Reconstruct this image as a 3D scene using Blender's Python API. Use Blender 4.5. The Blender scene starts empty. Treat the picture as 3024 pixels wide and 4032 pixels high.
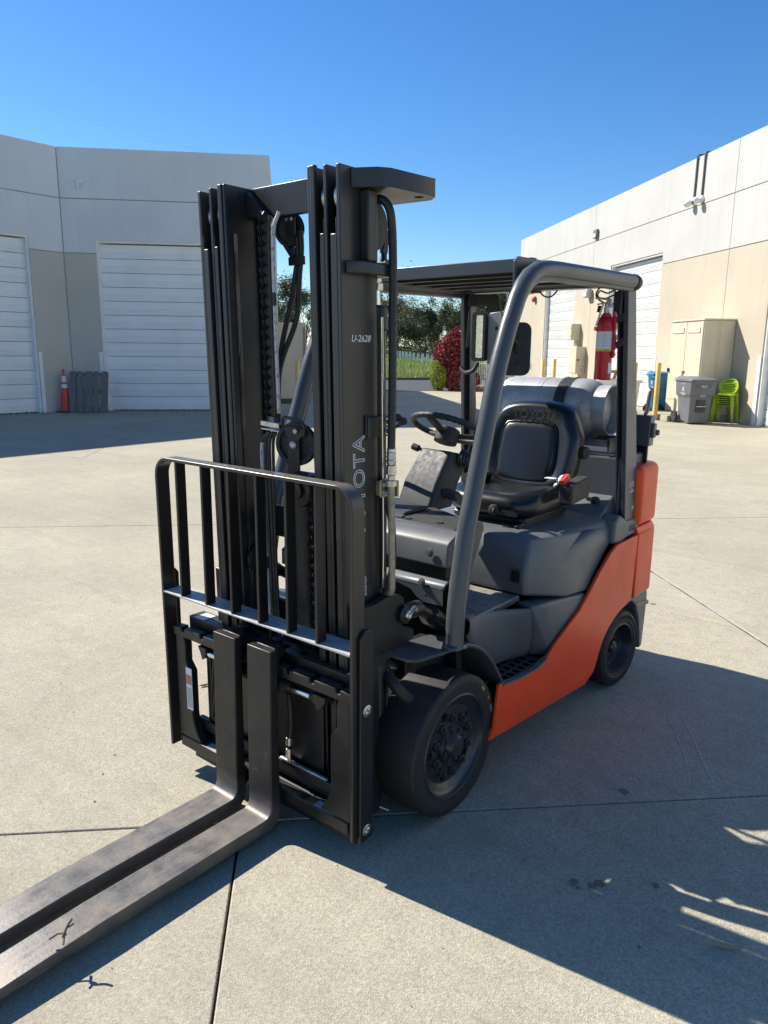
import bpy, bmesh, math, random
from mathutils import Vector, Matrix
D = bpy.data; S = bpy.context.scene; COL = S.collection
random.seed(7)
R = math.radians
# ------------------------------------------------------------------ camera
CAMP = (1.9121, -2.1452, 1.7152); YAW, PIT, ROL = 0.6898, -0.2121, 0.0092
cd = D.cameras.new('camera'); cam = D.objects.new('camera', cd); COL.objects.link(cam)
cd.sensor_fit = 'VERTICAL'; cd.sensor_height = 24.0; cd.lens = 2941.7/4032*24.0
cd.clip_start = 0.05; cd.clip_end = 3000
fw = Vector((-math.sin(YAW)*math.cos(PIT), math.cos(YAW)*math.cos(PIT), math.sin(PIT)))
rt = Vector((math.cos(YAW), math.sin(YAW), 0)); up = rt.cross(fw)
r2 = rt*math.cos(ROL)+up*math.sin(ROL); u2 = up*math.cos(ROL)-rt*math.sin(ROL)
m = Matrix((r2, u2, -fw)).transposed().to_4x4(); m.translation = CAMP
cam.matrix_world = m; S.camera = cam
# ------------------------------------------------------------------ sky and sun
PHI, TE = 0.135, 0.86                      # light travels (cos PHI, sin PHI), falling TE per metre
EL = math.atan(TE)
w = D.worlds.new('World'); S.world = w; w.use_nodes = True
nt = w.node_tree; nt.nodes.clear()
sky = nt.nodes.new('ShaderNodeTexSky'); sky.sky_type = 'NISHITA'; sky.sun_disc = False
sky.sun_elevation = EL; sky.sun_rotation = math.atan2(-math.cos(PHI), -math.sin(PHI))
sky.air_density = 1.0; sky.dust_density = 0.15; sky.ozone_density = 5.0; sky.altitude = 0
bg = nt.nodes.new('ShaderNodeBackground'); bg.inputs[1].default_value = 0.094
wo = nt.nodes.new('ShaderNodeOutputWorld')
hs = nt.nodes.new('ShaderNodeHueSaturation'); hs.inputs['Saturation'].default_value = 1.24; hs.inputs['Hue'].default_value = .504
nt.links.new(sky.outputs[0], hs.inputs['Color']); nt.links.new(hs.outputs[0], bg.inputs[0]); nt.links.new(bg.outputs[0], wo.inputs[0])
sl = D.lights.new('sun', 'SUN'); sl.energy = 5.0; sl.angle = R(0.53); sl.color = (1.0, 0.955, 0.88)
so = D.objects.new('sun', sl); COL.objects.link(so)
so.rotation_euler = Vector((math.cos(PHI), math.sin(PHI), -TE)).to_track_quat('-Z', 'Y').to_euler()
so.location = (-20, -5, 20)
S.render.engine = 'CYCLES'
vs = S.view_settings; vs.view_transform = 'Standard'; vs.look = 'None'; vs.exposure = 0.76; vs.gamma = 1.0; vs.use_curve_mapping = False
# ------------------------------------------------------------------ materials
class NT:
    def __init__(s, name):
        s.m = D.materials.new(name); s.m.use_nodes = True; s.t = s.m.node_tree; s.b = s.t.nodes['Principled BSDF']
        s.geo = s.t.nodes.new('ShaderNodeNewGeometry')
    def n(s, ty, **k):
        x = s.t.nodes.new(ty)
        for a, b in k.items(): setattr(x, a, b)
        return x
    def l(s, a, b): s.t.links.new(a, b)
    def map(s, sc=(1, 1, 1), rot=(0, 0, 0), obj=False):
        x = s.n('ShaderNodeMapping'); x.inputs['Scale'].default_value = sc; x.inputs['Rotation'].default_value = rot
        if obj: tc = s.n('ShaderNodeTexCoord'); s.l(tc.outputs['Object'], x.inputs[0])
        else: s.l(s.geo.outputs['Position'], x.inputs[0])
        return x.outputs[0]
    def noise(s, sc, det=4, rough=.55, vec=None, dist=0):
        x = s.n('ShaderNodeTexNoise'); x.inputs['Scale'].default_value = sc; x.inputs['Detail'].default_value = det
        x.inputs['Roughness'].default_value = rough; x.inputs['Distortion'].default_value = dist
        s.l(vec if vec else s.geo.outputs['Position'], x.inputs['Vector']); return x.outputs['Fac']
    def ramp(s, fac, stops):
        x = s.n('ShaderNodeValToRGB'); e = x.color_ramp.elements
        while len(e) < len(stops): e.new(0.5)
        for i, (p, c) in enumerate(stops):
            e[i].position = p; e[i].color = (c[0], c[1], c[2], 1) if hasattr(c, '__len__') else (c, c, c, 1)
        s.l(fac, x.inputs[0]); return x.outputs[0]
    def mix(s, fac, a, b, mode='MIX'):
        x = s.n('ShaderNodeMix', data_type='RGBA', blend_type=mode)
        for v, i in ((fac, 0), (a, 6), (b, 7)):
            if hasattr(v, 'is_output'): s.l(v, x.inputs[i])
            else: x.inputs[i].default_value = v if i == 0 else (v[0], v[1], v[2], 1)
        return x.outputs[2]
    def math(s, op, a, b=0.0):
        x = s.n('ShaderNodeMath', operation=op)
        for v, i in ((a, 0), (b, 1)):
            if hasattr(v, 'is_output'): s.l(v, x.inputs[i])
            else: x.inputs[i].default_value = v
        return x.outputs[0]
    def sep(s, vec=None):
        x = s.n('ShaderNodeSeparateXYZ'); s.l(vec if vec else s.geo.outputs['Position'], x.inputs[0]); return x.outputs
    def bump(s, h, st=.3, d=.01):
        x = s.n('ShaderNodeBump'); x.inputs['Strength'].default_value = st; x.inputs['Distance'].default_value = d
        s.l(h, x.inputs['Height']); s.l(x.outputs[0], s.b.inputs['Normal'])
    def set(s, col=None, rough=None, metal=None, spec=None, coat=None):
        for v, k in ((col, 'Base Color'), (rough, 'Roughness'), (metal, 'Metallic'), (spec, 'Specular IOR Level'), (coat, 'Coat Weight')):
            if v is None: continue
            if hasattr(v, 'is_output'): s.l(v, s.b.inputs[k])
            elif hasattr(v, '__len__'): s.b.inputs[k].default_value = (v[0], v[1], v[2], 1)
            else: s.b.inputs[k].default_value = v
        return s.m
def simple(name, col, rough=.5, metal=0, var=.25, sc=6, bump=0, bsc=200, spec=.5, dust=0):
    t = NT(name); n = t.noise(sc, 6, .6)
    lo = [c*(1-var) for c in col]; hi = [min(1, c*(1+var)) for c in col]
    c = t.ramp(n, [(.3, lo), (.7, hi)])
    if dust:
        up_ = t.math('MULTIPLY', t.math('MAXIMUM', t.sep(t.geo.outputs['Normal'])[2], 0.0), t.noise(35, 5, .7))
        c = t.mix(t.math('MULTIPLY', up_, dust), c, (.30, .27, .22))
    r = t.ramp(t.noise(sc*2.3, 5, .6), [(.3, max(0, rough-.1)), (.7, min(1, rough+.12))])
    if bump: t.bump(t.noise(bsc, 3, .6), bump, .002)
    return t.set(c, r, metal, spec)
def paint(name, col, rough, chip, chipcol, amt=.66, sc=28, spec=.5, dust=.25, bump=.05):
    # painted metal with rubbed scratches and chips
    t = NT(name); n1 = t.noise(3, 5, .6)
    c = t.ramp(n1, [(.25, [x*.82 for x in col]), (.75, [min(1, x*1.15) for x in col])])
    sv = t.map((1, 1, .12)); s1 = t.noise(sc, 8, .75, sv)
    msk = t.ramp(s1, [(amt, 0), (amt+.03, 1)])
    big = t.ramp(t.noise(2.1, 3, .5), [(.45, 0), (.6, 1)])
    c = t.mix(t.math('MULTIPLY', msk, big), c, chipcol)
    if dust:
        d_ = t.math('MULTIPLY', t.math('MAXIMUM', t.sep(t.geo.outputs['Normal'])[2], 0.0), t.noise(18, 6, .7))
        c = t.mix(t.math('MULTIPLY', d_, dust), c, (.32, .29, .24))
    r = t.ramp(t.noise(9, 6, .65), [(.3, max(.05, rough-.05)), (.7, rough+.08)])
    if bump: t.bump(t.noise(160, 4, .6), bump, .003)
    return t.set(c, r, 0, spec)
MB_ = paint('mast_black', (.0115, .0115, .0120), .40, .0, (.11, .105, .10), .63, 30, .5, .12)
BLKD = paint('dusty_black', (.013, .013, .014), .30, .0, (.10, .095, .09), .70, 34, .6, .75)
BARE = paint('grey_bracket', (.27, .27, .265), .4, .0, (.15, .15, .15), .74, 30, .5, .1)
WORN = paint('worn_web_strip', (.030, .029, .027), .5, .0, (.23, .215, .19), .44, 9, .4, .0)
XBAR = simple('glare_grey_bar', (.46, .45, .42), .42, 0, .25, 20)  # pale grey stands in for sun glare on the black crossbar
MWEB = paint('mast_web_black', (.028, .027, .026), .33, .0, (.10, .095, .085), .72, 30, .5, .10)
BLK = paint('satin_black', (.0095, .0095, .0100), .38, .0, (.09, .085, .08), .72, 34, .5, .18)
CHAR = paint('charcoal_panel', (.098, .106, .114), .40, .0, (.22, .22, .22), .74, 22, .5, .30, .08)
GUARD = paint('guard_grey', (.070, .078, .085), .32, .0, (.20, .20, .20), .76, 30, .5, .15)
ORNG = paint('orange_paint', (.90, .075, .014), .36, .0, (.16, .035, .02), .655, 30, .35, .06)
RUB = simple('tyre_rubber', (.0185, .0182, .018), .62, 0, .3, 14, .12, 240, .4, .12)
WHB = simple('wheel_black', (.020, .020, .021), .36, 0, .3, 18, .05, 200, .6, .3)
GREASE = simple('greasy_black', (.010, .010, .0105), .48, 0, .4, 30, .12, 90)
VINYL = NT('seat_vinyl'); VINYL.bump(VINYL.noise(420, 3, .6), .07, .002); VINYL = VINYL.set((.0095, .0095, .0100), .29, 0, .55)
PLAST = simple('black_plastic', (.020, .020, .021), .55, 0, .2, 20, .12, 600, .4, .2)
HOSEM = simple('hose_rubber', (.014, .014, .015), .45, 0, .3, 25, .1, 300)
STEEL = simple('zinc_steel', (.55, .53, .50), .32, 1, .2, 40)
CHROME = simple('chrome_rod', (.72, .72, .73), .14, 1, .08, 20)
ZINC = simple('yellow_zinc', (.52, .46, .32), .38, .8, .25, 30)
TUBEM = simple('painted_tube', (.30, .27, .20), .45, .3, .3, 40)
WHITEP = simple('white_print', (.78, .78, .76), .5, 0, .05, 30)
GREYP = simple('grey_print', (.42, .42, .41), .5, 0, .1, 60)
SILV = simple('cast_silver', (.42, .42, .43), .35, .7, .2, 40)
def lettering(name, c, r=.5): return simple(name, c, r, 0, .08, 40)
T = NT('worn_fork_steel'); p = T.sep()
wv = T.map((60, 2.2, 60)); g = T.noise(1.2, 8, .7, wv); k = T.noise(9, 7, .7)
rc = T.ramp(k, [(.36, (.060, .054, .049)), (.52, (.115, .102, .090)), (.64, (.19, .140, .095)), (.76, (.27, .165, .085))])
sc_ = T.mix(T.ramp(g, [(.38, .1), (.62, .75)]), rc, (.155, .141, .125))
bl = T.ramp(T.noise(14, 6, .7), [(.35, (.022, .021, .020)), (.62, (.032, .031, .029)), (.74, (.10, .095, .085))])
fy = T.math('ADD', T.math('MULTIPLY', T.math('ADD', p[2], -.16), -14.0), T.math('MULTIPLY', T.math('ADD', k, -.5), 1.5))
fac = T.math('MINIMUM', T.math('MAXIMUM', fy, 0.0), 1.0)
T.bump(T.noise(90, 6, .7), .18, .003)
FORKM = T.set(T.mix(fac, bl, sc_), T.ramp(k, [(.3, .34), (.7, .56)]), .35)
# concrete
T = NT('broom_concrete')
a1 = T.noise(.45, 6, .68); a2 = T.noise(2.3, 6, .65)
v = T.n('ShaderNodeTexVoronoi'); v.inputs['Scale'].default_value = 230; T.l(T.geo.outputs['Position'], v.inputs['Vector'])
gr = T.noise(260, 3, .7); md = T.noise(70, 5, .75)
base = T.ramp(a1, [(.3, (.345, .310, .226)), (.7, (.485, .440, .325))])
base = T.mix(T.ramp(a2, [(.35, 0), (.75, .45)]), base, (.36, .330, .262))
spk = T.ramp(v.outputs['Color'], [(.0, .62), (.5, 1.0), (1., 1.42)])
c = T.mix(.75, base, spk, 'MULTIPLY')
c = T.mix(.6, c, T.ramp(md, [(.3, .55), (.5, 1.0), (.7, 1.3)]), 'MULTIPLY')
c = T.mix(.5, c, T.ramp(T.noise(11, 5, .7), [(.3, .78), (.5, 1.0), (.7, 1.16)]), 'MULTIPLY')
oil = T.ramp(T.noise(5.2, 3, .5), [(.70, 0), (.78, .55)])
c = T.mix(oil, c, (.14, .12, .10))
tr = T.noise(1.0, 5, .65, T.map((.35, 5.0, 1), (0, 0, R(-28))))
c = T.mix(T.ramp(tr, [(.52, 0), (.72, .30)]), c, (.25, .215, .165))
dirt = T.ramp(T.noise(.16, 5, .65), [(.42, 0), (.72, .45)])
c = T.mix(dirt, c, (.27, .235, .18))
hh = T.math('ADD', T.math('MULTIPLY', gr, .5), T.math('ADD', v.outputs['Distance'], md))
T.bump(hh, .34, .005)
CONC = T.set(c, .88, 0, .25)
JOINT = simple('joint_dirt', (.075, .066, .054), .95, 0, .4, 20, .3, 100, .1)
SEAL = simple('joint_sealant', (.40, .37, .315), .8, 0, .2, 30, .2, 90, .2)
T = NT('asphalt'); c = T.ramp(T.noise(120, 4, .8), [(.3, (.035, .036, .038)), (.7, (.10, .10, .105))])
c = T.mix(T.ramp(T.noise(.6, 5, .6), [(.4, 0), (.7, .5)]), c, (.075, .077, .085)); T.bump(T.noise(150, 3, .7), .4, .006)
ASPH = T.set(c, .9, 0, .3)
def stucco(name, col, streak):
    t = NT(name); n = t.noise(.7, 5, .6); f = t.noise(55, 4, .7)
    c = t.ramp(n, [(.3, [x*.93 for x in col]), (.7, [min(1, x*1.04) for x in col])])
    c = t.mix(.35, c, t.ramp(f, [(.3, .72), (.7, 1.15)]), 'MULTIPLY')
    st = t.noise(3.0, 6, .7, t.map((1, 1, .07))); c = t.mix(t.ramp(st, [(.52, 0), (.75, streak)]), c, [x*.62 for x in col])
    t.bump(t.noise(70, 4, .7), .35, .008); return t.set(c, .85, 0, .2)
WWALL = stucco('white_stucco', (.53, .51, .465), .30); LWALL = stucco('shade_lifted_white_stucco', (.74, .73, .70), .16); LTAN = stucco('shade_lifted_tan_stucco', (.58, .53, .44), .16)  # left stuccos lightened to offset their shade, right white lowered for the sun
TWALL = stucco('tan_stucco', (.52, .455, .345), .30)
GROOV = simple('reveal_groove', (.34, .31, .26), .9)
DOORL = simple('shade_lifted_steel_door', (.84, .83, .79), .42, 0, .05, 1.2, .0)  # left doors coloured lighter to make up for standing in shade
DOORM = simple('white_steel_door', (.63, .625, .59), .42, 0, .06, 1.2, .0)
TRIM = simple('white_guard_steel', (.80, .79, .76), .5, 0, .08, 3)
TAN = simple('tan_enamel', (.60, .525, .385), .42, 0, .07, 2)
YEL = simple('yellow_post_paint', (.78, .50, .13), .55, 0, .15, 8, .1, 60)
PWOOD = NT('weathered_wood'); n = PWOOD.noise(5, 8, .7, PWOOD.map((9, 9, 1.2)))
PWOOD.bump(n, .3, .01); PWOOD = PWOOD.set(PWOOD.ramp(n, [(.3, (.10, .092, .088)), (.6, (.215, .205, .20)), (.8, (.30, .285, .27))]), .9, 0, .2)
CONEM = simple('cone_orange', (.62, .075, .05), .55, 0, .15, 6)
BING = simple('bin_grey', (.135, .142, .152), .5, 0, .1, 5)
BINB = simple('bin_blue', (.01, .17, .32), .45, 0, .1, 5)
LIME = simple('lime_plastic', (.31, .44, .02), .42, 0, .1, 5)
REDX = simple('extinguisher_red', (.47, .008, .018), .28, 0, .1, 10)
ALU = NT('tank_aluminium'); n = ALU.noise(7, 8, .7); n2 = ALU.noise(26, 6, .75)
cc = ALU.ramp(n, [(.3, (.25, .245, .24)), (.5, (.42, .41, .395)), (.72, (.56, .54, .51))])
cc = ALU.mix(ALU.ramp(n2, [(.60, 0), (.66, .75)]), cc, (.13, .13, .14)); ALU = ALU.set(cc, ALU.ramp(n, [(.3, .58), (.7, .42)]), .35)
LABW = simple('label_white', (.72, .72, .71), .5, 0, .05, 50)
BLUEI = lettering('blue_ink', (.02, .08, .30)); BLKI = lettering('black_ink', (.02, .02, .02)); YELI = lettering('yellow_band', (.72, .58, .02))
ORGI = lettering('orange_ink', (.75, .23, .03)); GRNI = lettering('green_ink', (.10, .42, .07))
GLASSL = NT('led_lens'); GLASSL.b.inputs['Emission Color'].default_value = (1, .98, .82, 1); GLASSL.b.inputs['Emission Strength'].default_value = .22
GLASSL = GLASSL.set(GLASSL.ramp(GLASSL.noise(90, 3, .6), [(.35, (.25, .27, .15)), (.65, (.7, .72, .55))]), .15, 0)
GLASS = simple('lamp_glass', (.55, .60, .66), .08, 0, .1, 4)
MATTE = simple('floor_rubber_mat', (.235, .215, .185), .9, 0, .35, 14, .35, 60, .2)
REDL = simple('buckle_red', (.60, .04, .03), .4)
BARK = simple('tree_bark', (.16, .135, .11), .9, 0, .4, 6, .5, 20)
def leafm(name, a, b, tr=.25):
    t = NT(name); oi = t.n('ShaderNodeObjectInfo'); n = t.noise(1.1, 3, .6); n2 = t.noise(9, 2, .6)
    c = t.ramp(t.math('ADD', t.math('MULTIPLY', n, .5), t.math('MULTIPLY', n2, .5)), [(.35, a), (.65, b)])
    t.set(c, .5, 0, .35)
    tl = t.n('ShaderNodeBsdfTranslucent'); t.l(c, tl.inputs[0]); ms = t.n('ShaderNodeMixShader'); ms.inputs[0].default_value = tr
    t.l(t.b.outputs[0], ms.inputs[1]); t.l(tl.outputs[0], ms.inputs[2]); t.l(ms.outputs[0], t.t.nodes['Material Output'].inputs[0]); return t.m
LEAF1 = leafm('leaf_dark', (.040, .060, .028), (.14, .165, .075)); LEAF2 = leafm('leaf_olive', (.055, .064, .030), (.185, .180, .090))
LEAFR = leafm('leaf_red', (.11, .020, .020), (.47, .105, .095), .15); LEAFY = leafm('leaf_lime', (.10, .15, .02), (.36, .38, .04)); LEAFH = leafm('leaf_hedge', (.045, .085, .02), (.14, .20, .045))
GRASS = leafm('grass_blade', (.13, .185, .040), (.33, .36, .12), .35)
T = NT('field_earth'); GRND = T.set(T.ramp(T.noise(.5, 6, .7), [(.3, (.10, .15, .035)), (.55, (.17, .23, .06)), (.75, (.26, .24, .11))]), .95, 0, .1)
# ------------------------------------------------------------------ mesh helpers
class B:
    def __init__(s): s.v = []; s.f = []; s.sm = []
    def add(s, vs, fs, smooth=False):
        o = len(s.v); s.v += [tuple(v) for v in vs]
        for f in fs: s.f.append(tuple(i+o for i in f)); s.sm.append(smooth)
        return s
    def box(s, x0, x1, y0, y1, z0, z1):
        return s.add([(x, y, z) for x in (x0, x1) for y in (y0, y1) for z in (z0, z1)],
                     [(0, 1, 3, 2), (4, 6, 7, 5), (0, 4, 5, 1), (2, 3, 7, 6), (0, 2, 6, 4), (1, 5, 7, 3)])
    def obox(s, c, ax, ay, az):
        c, ax, ay, az = Vector(c), Vector(ax), Vector(ay), Vector(az)
        return s.add([c+i*ax+j*ay+k*az for i in (-1, 1) for j in (-1, 1) for k in (-1, 1)],
                     [(0, 1, 3, 2), (4, 6, 7, 5), (0, 4, 5, 1), (2, 3, 7, 6), (0, 2, 6, 4), (1, 5, 7, 3)])
    def prism(s, poly, ax, a, b, poly2=None):
        n = len(poly); q = poly2 or poly
        def P(p, h): return {'x': (h, p[0], p[1]), 'y': (p[0], h, p[1]), 'z': (p[0], p[1], h)}[ax]
        return s.add([P(p, a) for p in poly]+[P(p, b) for p in q],
                     [tuple(range(n)), tuple(range(2*n-1, n-1, -1))]+[(i, (i+1) % n, n+(i+1) % n, n+i) for i in range(n)])
    def tube(s, pts, r, n=10, caps=True, flat=None):
        pts = [Vector(p) for p in pts]; rs = r if hasattr(r, '__len__') else [r]*len(pts)
        vs = []; fs = []; prev = None
        for i, p in enumerate(pts):
            d = (pts[min(i+1, len(pts)-1)]-pts[max(i-1, 0)]).normalized()
            if prev is None:
                a = d.cross(Vector((0, 0, 1)));  a = a if a.length > .05 else d.cross(Vector((1, 0, 0)))
            else: a = prev-d*prev.dot(d)
            a.normalize(); b = d.cross(a); prev = a
            for k in range(n):
                t = 2*math.pi*k/n; vs.append(p+(a*math.cos(t)+b*math.sin(t))*rs[i])
        for i in range(len(pts)-1):
            for k in range(n): fs.append((i*n+k, i*n+(k+1) % n, (i+1)*n+(k+1) % n, (i+1)*n+k))
        if caps: fs += [tuple(range(n-1, -1, -1)), tuple(range((len(pts)-1)*n, len(pts)*n))]
        return s.add(vs, fs, True)
    def cyl(s, a, b, r, n=16): return s.tube([a, b], r, n)
    def lathe(s, prof, c, ax, n=32, closed=False):
        c = Vector(c); ax = Vector(ax).normalized(); u = ax.orthogonal().normalized(); w_ = ax.cross(u); vs = []; fs = []; k = len(prof)
        for i in range(n):
            t = 2*math.pi*i/n; d = u*math.cos(t)+w_*math.sin(t)
            for r, h in prof: vs.append(c+d*r+ax*h)
        for i in range(n):
            j = (i+1) % n
            for q in range(k if closed else k-1): fs.append((i*k+q, j*k+q, j*k+(q+1) % k, i*k+(q+1) % k))
        if not closed:
            for q in (0, k-1):
                if prof[q][0] > 1e-5: fs.append(tuple(i*k+q for i in range(n)))
        return s.add(vs, fs, True)
    def hull(s, pts):
        bm = bmesh.new(); [bm.verts.new(p) for p in pts]; r = bmesh.ops.convex_hull(bm, input=bm.verts)
        bmesh.ops.delete(bm, geom=[g for g in r['geom_interior'] if isinstance(g, bmesh.types.BMVert)], context='VERTS')
        bmesh.ops.dissolve_limit(bm, angle_limit=R(3), verts=bm.verts, edges=bm.edges)
        bm.verts.index_update(); s.add([v.co[:] for v in bm.verts], [[v.index for v in f.verts] for f in bm.faces]); bm.free(); return s
    def mesh(s, me, M=Matrix()):
        return s.add([M @ v.co for v in me.vertices], [tuple(p.vertices) for p in me.polygons])
    def strip(s, path, x0, x1, th):       # bent plate: path in (y,z), extruded along x
        pts = [Vector(p) for p in path]; ins = []
        for i, p in enumerate(pts):
            d = (pts[min(i+1, len(pts)-1)]-pts[max(i-1, 0)]).normalized(); ins.append(p+Vector((d.y, -d.x))*th)
        return s.prism([tuple(p) for p in pts]+[tuple(p) for p in reversed(ins)], 'x', x0, x1)
    def tf(s, f): s.v = [tuple(f(Vector(v))) for v in s.v]; return s
    def mirror(s):
        n = len(s.v); s.v += [(-v[0], v[1], v[2]) for v in s.v]; m_ = len(s.f)
        s.f += [tuple(i+n for i in reversed(f)) for f in s.f[:m_]]; s.sm += s.sm[:m_]; return s
    def build(s, name, mat, parent=None, bevel=0, seg=2, smooth=True, ang=38, sub=0, wn=True):
        me = D.meshes.new(name); me.from_pydata(s.v, [], s.f); me.update()
        bm = bmesh.new(); bm.from_mesh(me); bmesh.ops.recalc_face_normals(bm, faces=bm.faces); bm.to_mesh(me); bm.free()
        if smooth: me.shade_smooth(); me.set_sharp_from_angle(angle=R(ang))
        me.materials.append(mat); o = D.objects.new(name, me); COL.objects.link(o)
        if parent: o.parent = parent
        if bevel:
            bv = o.modifiers.new('bevel', 'BEVEL'); bv.width = bevel; bv.segments = seg; bv.limit_method = 'ANGLE'; bv.angle_limit = R(30); bv.harden_normals = False
            me.shade_smooth(); 
            if seg > 1: me.set_sharp_from_angle(angle=R(60))
        if sub: sm = o.modifiers.new('subd', 'SUBSURF'); sm.levels = sub; sm.render_levels = sub
        return o
def thing(name, label, cat, loc=(0, 0, 0), rz=0, group=None):
    o = D.objects.new(name, None); COL.objects.link(o); o.location = loc; o.rotation_euler = (0, 0, rz); tag(o, label, cat, group); return o
def tag(o, label, cat, group=None):
    o['label'] = label; o['category'] = cat
    if group: o['group'] = group
    return o
def structure(o): o['kind'] = 'structure'; return o
def dup(root, loc, rz=None, label=None):
    r = root.copy(); COL.objects.link(r); r.location = loc
    if rz is not None: r.rotation_euler = (0, 0, rz)
    if label: r['label'] = label
    for ch in root.children:
        c = ch.copy(); COL.objects.link(c); c.parent = r
        for g in ch.children: q = g.copy(); COL.objects.link(q); q.parent = c
    return r
def plate(loops, th):                      # 2D loops (first outer, others holes) -> extruded mesh in XY
    cu = D.curves.new('plate', 'CURVE'); cu.dimensions = '2D'; cu.fill_mode = 'BOTH'; cu.extrude = th/2
    for lp in loops:
        sp = cu.splines.new('POLY'); sp.points.add(len(lp)-1); sp.use_cyclic_u = True
        for i, p_ in enumerate(lp): sp.points[i].co = (p_[0], p_[1], 0, 1)
    ob = D.objects.new('plate', cu); me = D.meshes.new_from_object(ob); D.objects.remove(ob); D.curves.remove(cu); return me
def text(body, size, M, th=.0006, outline=0, align='CENTER', shear=0, spacing=1.0):
    cu = D.curves.new('text', 'FONT'); cu.body = body; cu.size = size; cu.align_x = align; cu.align_y = 'CENTER'; cu.space_character = spacing; cu.shear = shear
    if outline: cu.fill_mode = 'NONE'; cu.bevel_depth = outline; cu.bevel_resolution = 0
    else: cu.extrude = th
    cu.resolution_u = 3
    ob = D.objects.new('text', cu); me = D.meshes.new_from_object(ob); D.objects.remove(ob); D.curves.remove(cu)
    return B().mesh(me, M)
def frame(o, x, y):                        # matrix with origin, x axis, y axis
    x = Vector(x).normalized(); y = Vector(y); z = x.cross(y).normalized(); y = z.cross(x)
    M = Matrix((x, y, z)).transposed().to_4x4(); M.translation = o; return M
def circ(cx, cy, r, n=16, ry=None): return [(cx+r*math.cos(2*math.pi*i/n), cy+(ry or r)*math.sin(2*math.pi*i/n)) for i in range(n)]
def rrect(x0, x1, y0, y1, r, n=4):
    o = []
    for cx, cy, a in ((x1-r, y1-r, 0), (x0+r, y1-r, 90), (x0+r, y0+r, 180), (x1-r, y0+r, 270)):
        for i in range(n+1): t = R(a+90*i/n); o.append((cx+r*math.cos(t), cy+r*math.sin(t)))
    return o
def spline(pts, n=6):                      # Catmull-Rom
    P = [Vector(p) for p in pts]; P = [2*P[0]-P[1]]+P+[2*P[-1]-P[-2]]; o = []
    for i in range(1, len(P)-2):
        for k in range(n):
            t = k/n; a, b, c, e = P[i-1:i+3]
            o.append(.5*((2*b)+(c-a)*t+(2*a-5*b+4*c-e)*t*t+(3*b-a-3*c+e)*t**3))
    return o+[P[-2]]
# ================================================================== GROUND
U = Vector((.704, .710, 0)).normalized(); V = Vector((-U.y, U.x, 0))
K = Vector((-27.3, 34.05, 0)); KS = Vector((.6, .8, 0)); KD = Vector((-.8, .6, 0))
def kp(s, d, z=0): p = K+KS*s+KD*d; return (p.x, p.y, z)
g = B(); g.add([(-1500, -1500, -.06), (1500, -1500, -.06), (1500, 1500, -.06), (-1500, 1500, -.06)], [(0, 1, 2, 3)])
ground = structure(g.build('ground', GRND))
b = B(); b.add([kp(-160, -13.05, -.018), kp(160, -13.05, -.018), kp(160, -75, -.018), kp(-160, -75, -.018)], [(3, 2, 1, 0)])
structure(b.build('joint_bed', JOINT))
yard = structure(D.objects.new('concrete_yard', None)); COL.objects.link(yard)
def clip(poly, f):
    o = []
    for i, p in enumerate(poly):
        q = poly[(i+1) % len(poly)]; a, c = f(p), f(q)
        if a <= 0: o.append(p)
        if a*c < 0: o.append(p+(q-p)*(a/(a-c)))
    return o
vcuts = [-.36+4.92*i for i in range(-4, 10)]; G_ = .0038
for i in range(len(vcuts)-1):
    v0, v1 = vcuts[i], vcuts[i+1]
    u0 = -.45 if v0 < -.5 else 2.56
    if i > 5: u0 = 2.2
    step = 6.0; us = [u0+step*j for j in range(-5, 7)]
    if v0 < -.5: us = [u0+step*j for j in range(-4, 6)]
    if i == 5: us = [-28, 8.2, 14.2, 20.2, 26.2]
    for j in range(len(us)-1):
        ga = .014 if abs(us[j]-2.56) < .01 and i == 4 else G_; gb = .014 if abs(us[j+1]-2.56) < .01 and i == 4 else G_
        poly = [U*a+V*c for a, c in ((us[j]+ga, v0+G_), (us[j+1]-gb, v0+G_), (us[j+1]-gb, v1-G_), (us[j]+ga, v1-G_))]
        poly = clip(poly, lambda p: (p-K).dot(KD)+13.0)
        if len(poly) < 3: continue
        near = (poly[0]-Vector((0, 0, 0))).length < 12
        B().prism([(p.x, p.y) for p in poly], 'z', -.12, 0).build('concrete_slab', CONC, yard, bevel=.005 if near else 0, seg=2, smooth=False)
sp = B(); rr = random.Random(3); pts = []
n = 60
for k in range(n+1):
    vv = -.3+4.8*k/n; pts.append((U*(2.56+rr.uniform(-.003, .003))+V*vv, rr.uniform(.010, .017)))
sp.add([(p-U*w_)[:2]+(.0012,) for p, w_ in pts]+[(p+U*w_)[:2]+(.0012,) for p, w_ in pts], [(k, k+1, n+2+k, n+1+k) for k in range(n)])
sp.build('joint_sealant', SEAL, yard)
b = B(); b.add([kp(-200, -13.0, -.004), kp(200, -13.0, -.004), kp(200, -.16, -.004), kp(-200, -.16, -.004)], [(3, 2, 1, 0)])
structure(b.build('road', ASPH))
kb = B(); 
for k in range(40): kb.prism([kp(-60+3*k+.006, -.155)[:2], kp(-57+3*k-.006, -.155)[:2], kp(-57+3*k-.006, 0)[:2], kp(-60+3*k+.006, 0)[:2]], 'z', -.05, .15)
structure(kb.build('kerb', simple('kerb_concrete', (.14, .135, .125), .9), bevel=.015))
b = B(); ds = [0, .6, 1.2, 2, 3, 5, 8, 12, 18, 26, 36, 48, 64, 84, 110, 150, 220, 400, 900]; ss = [-600, -200, -80]+[-40+4*i for i in range(26)]+[100, 250, 700]
rr = random.Random(5)
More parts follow.
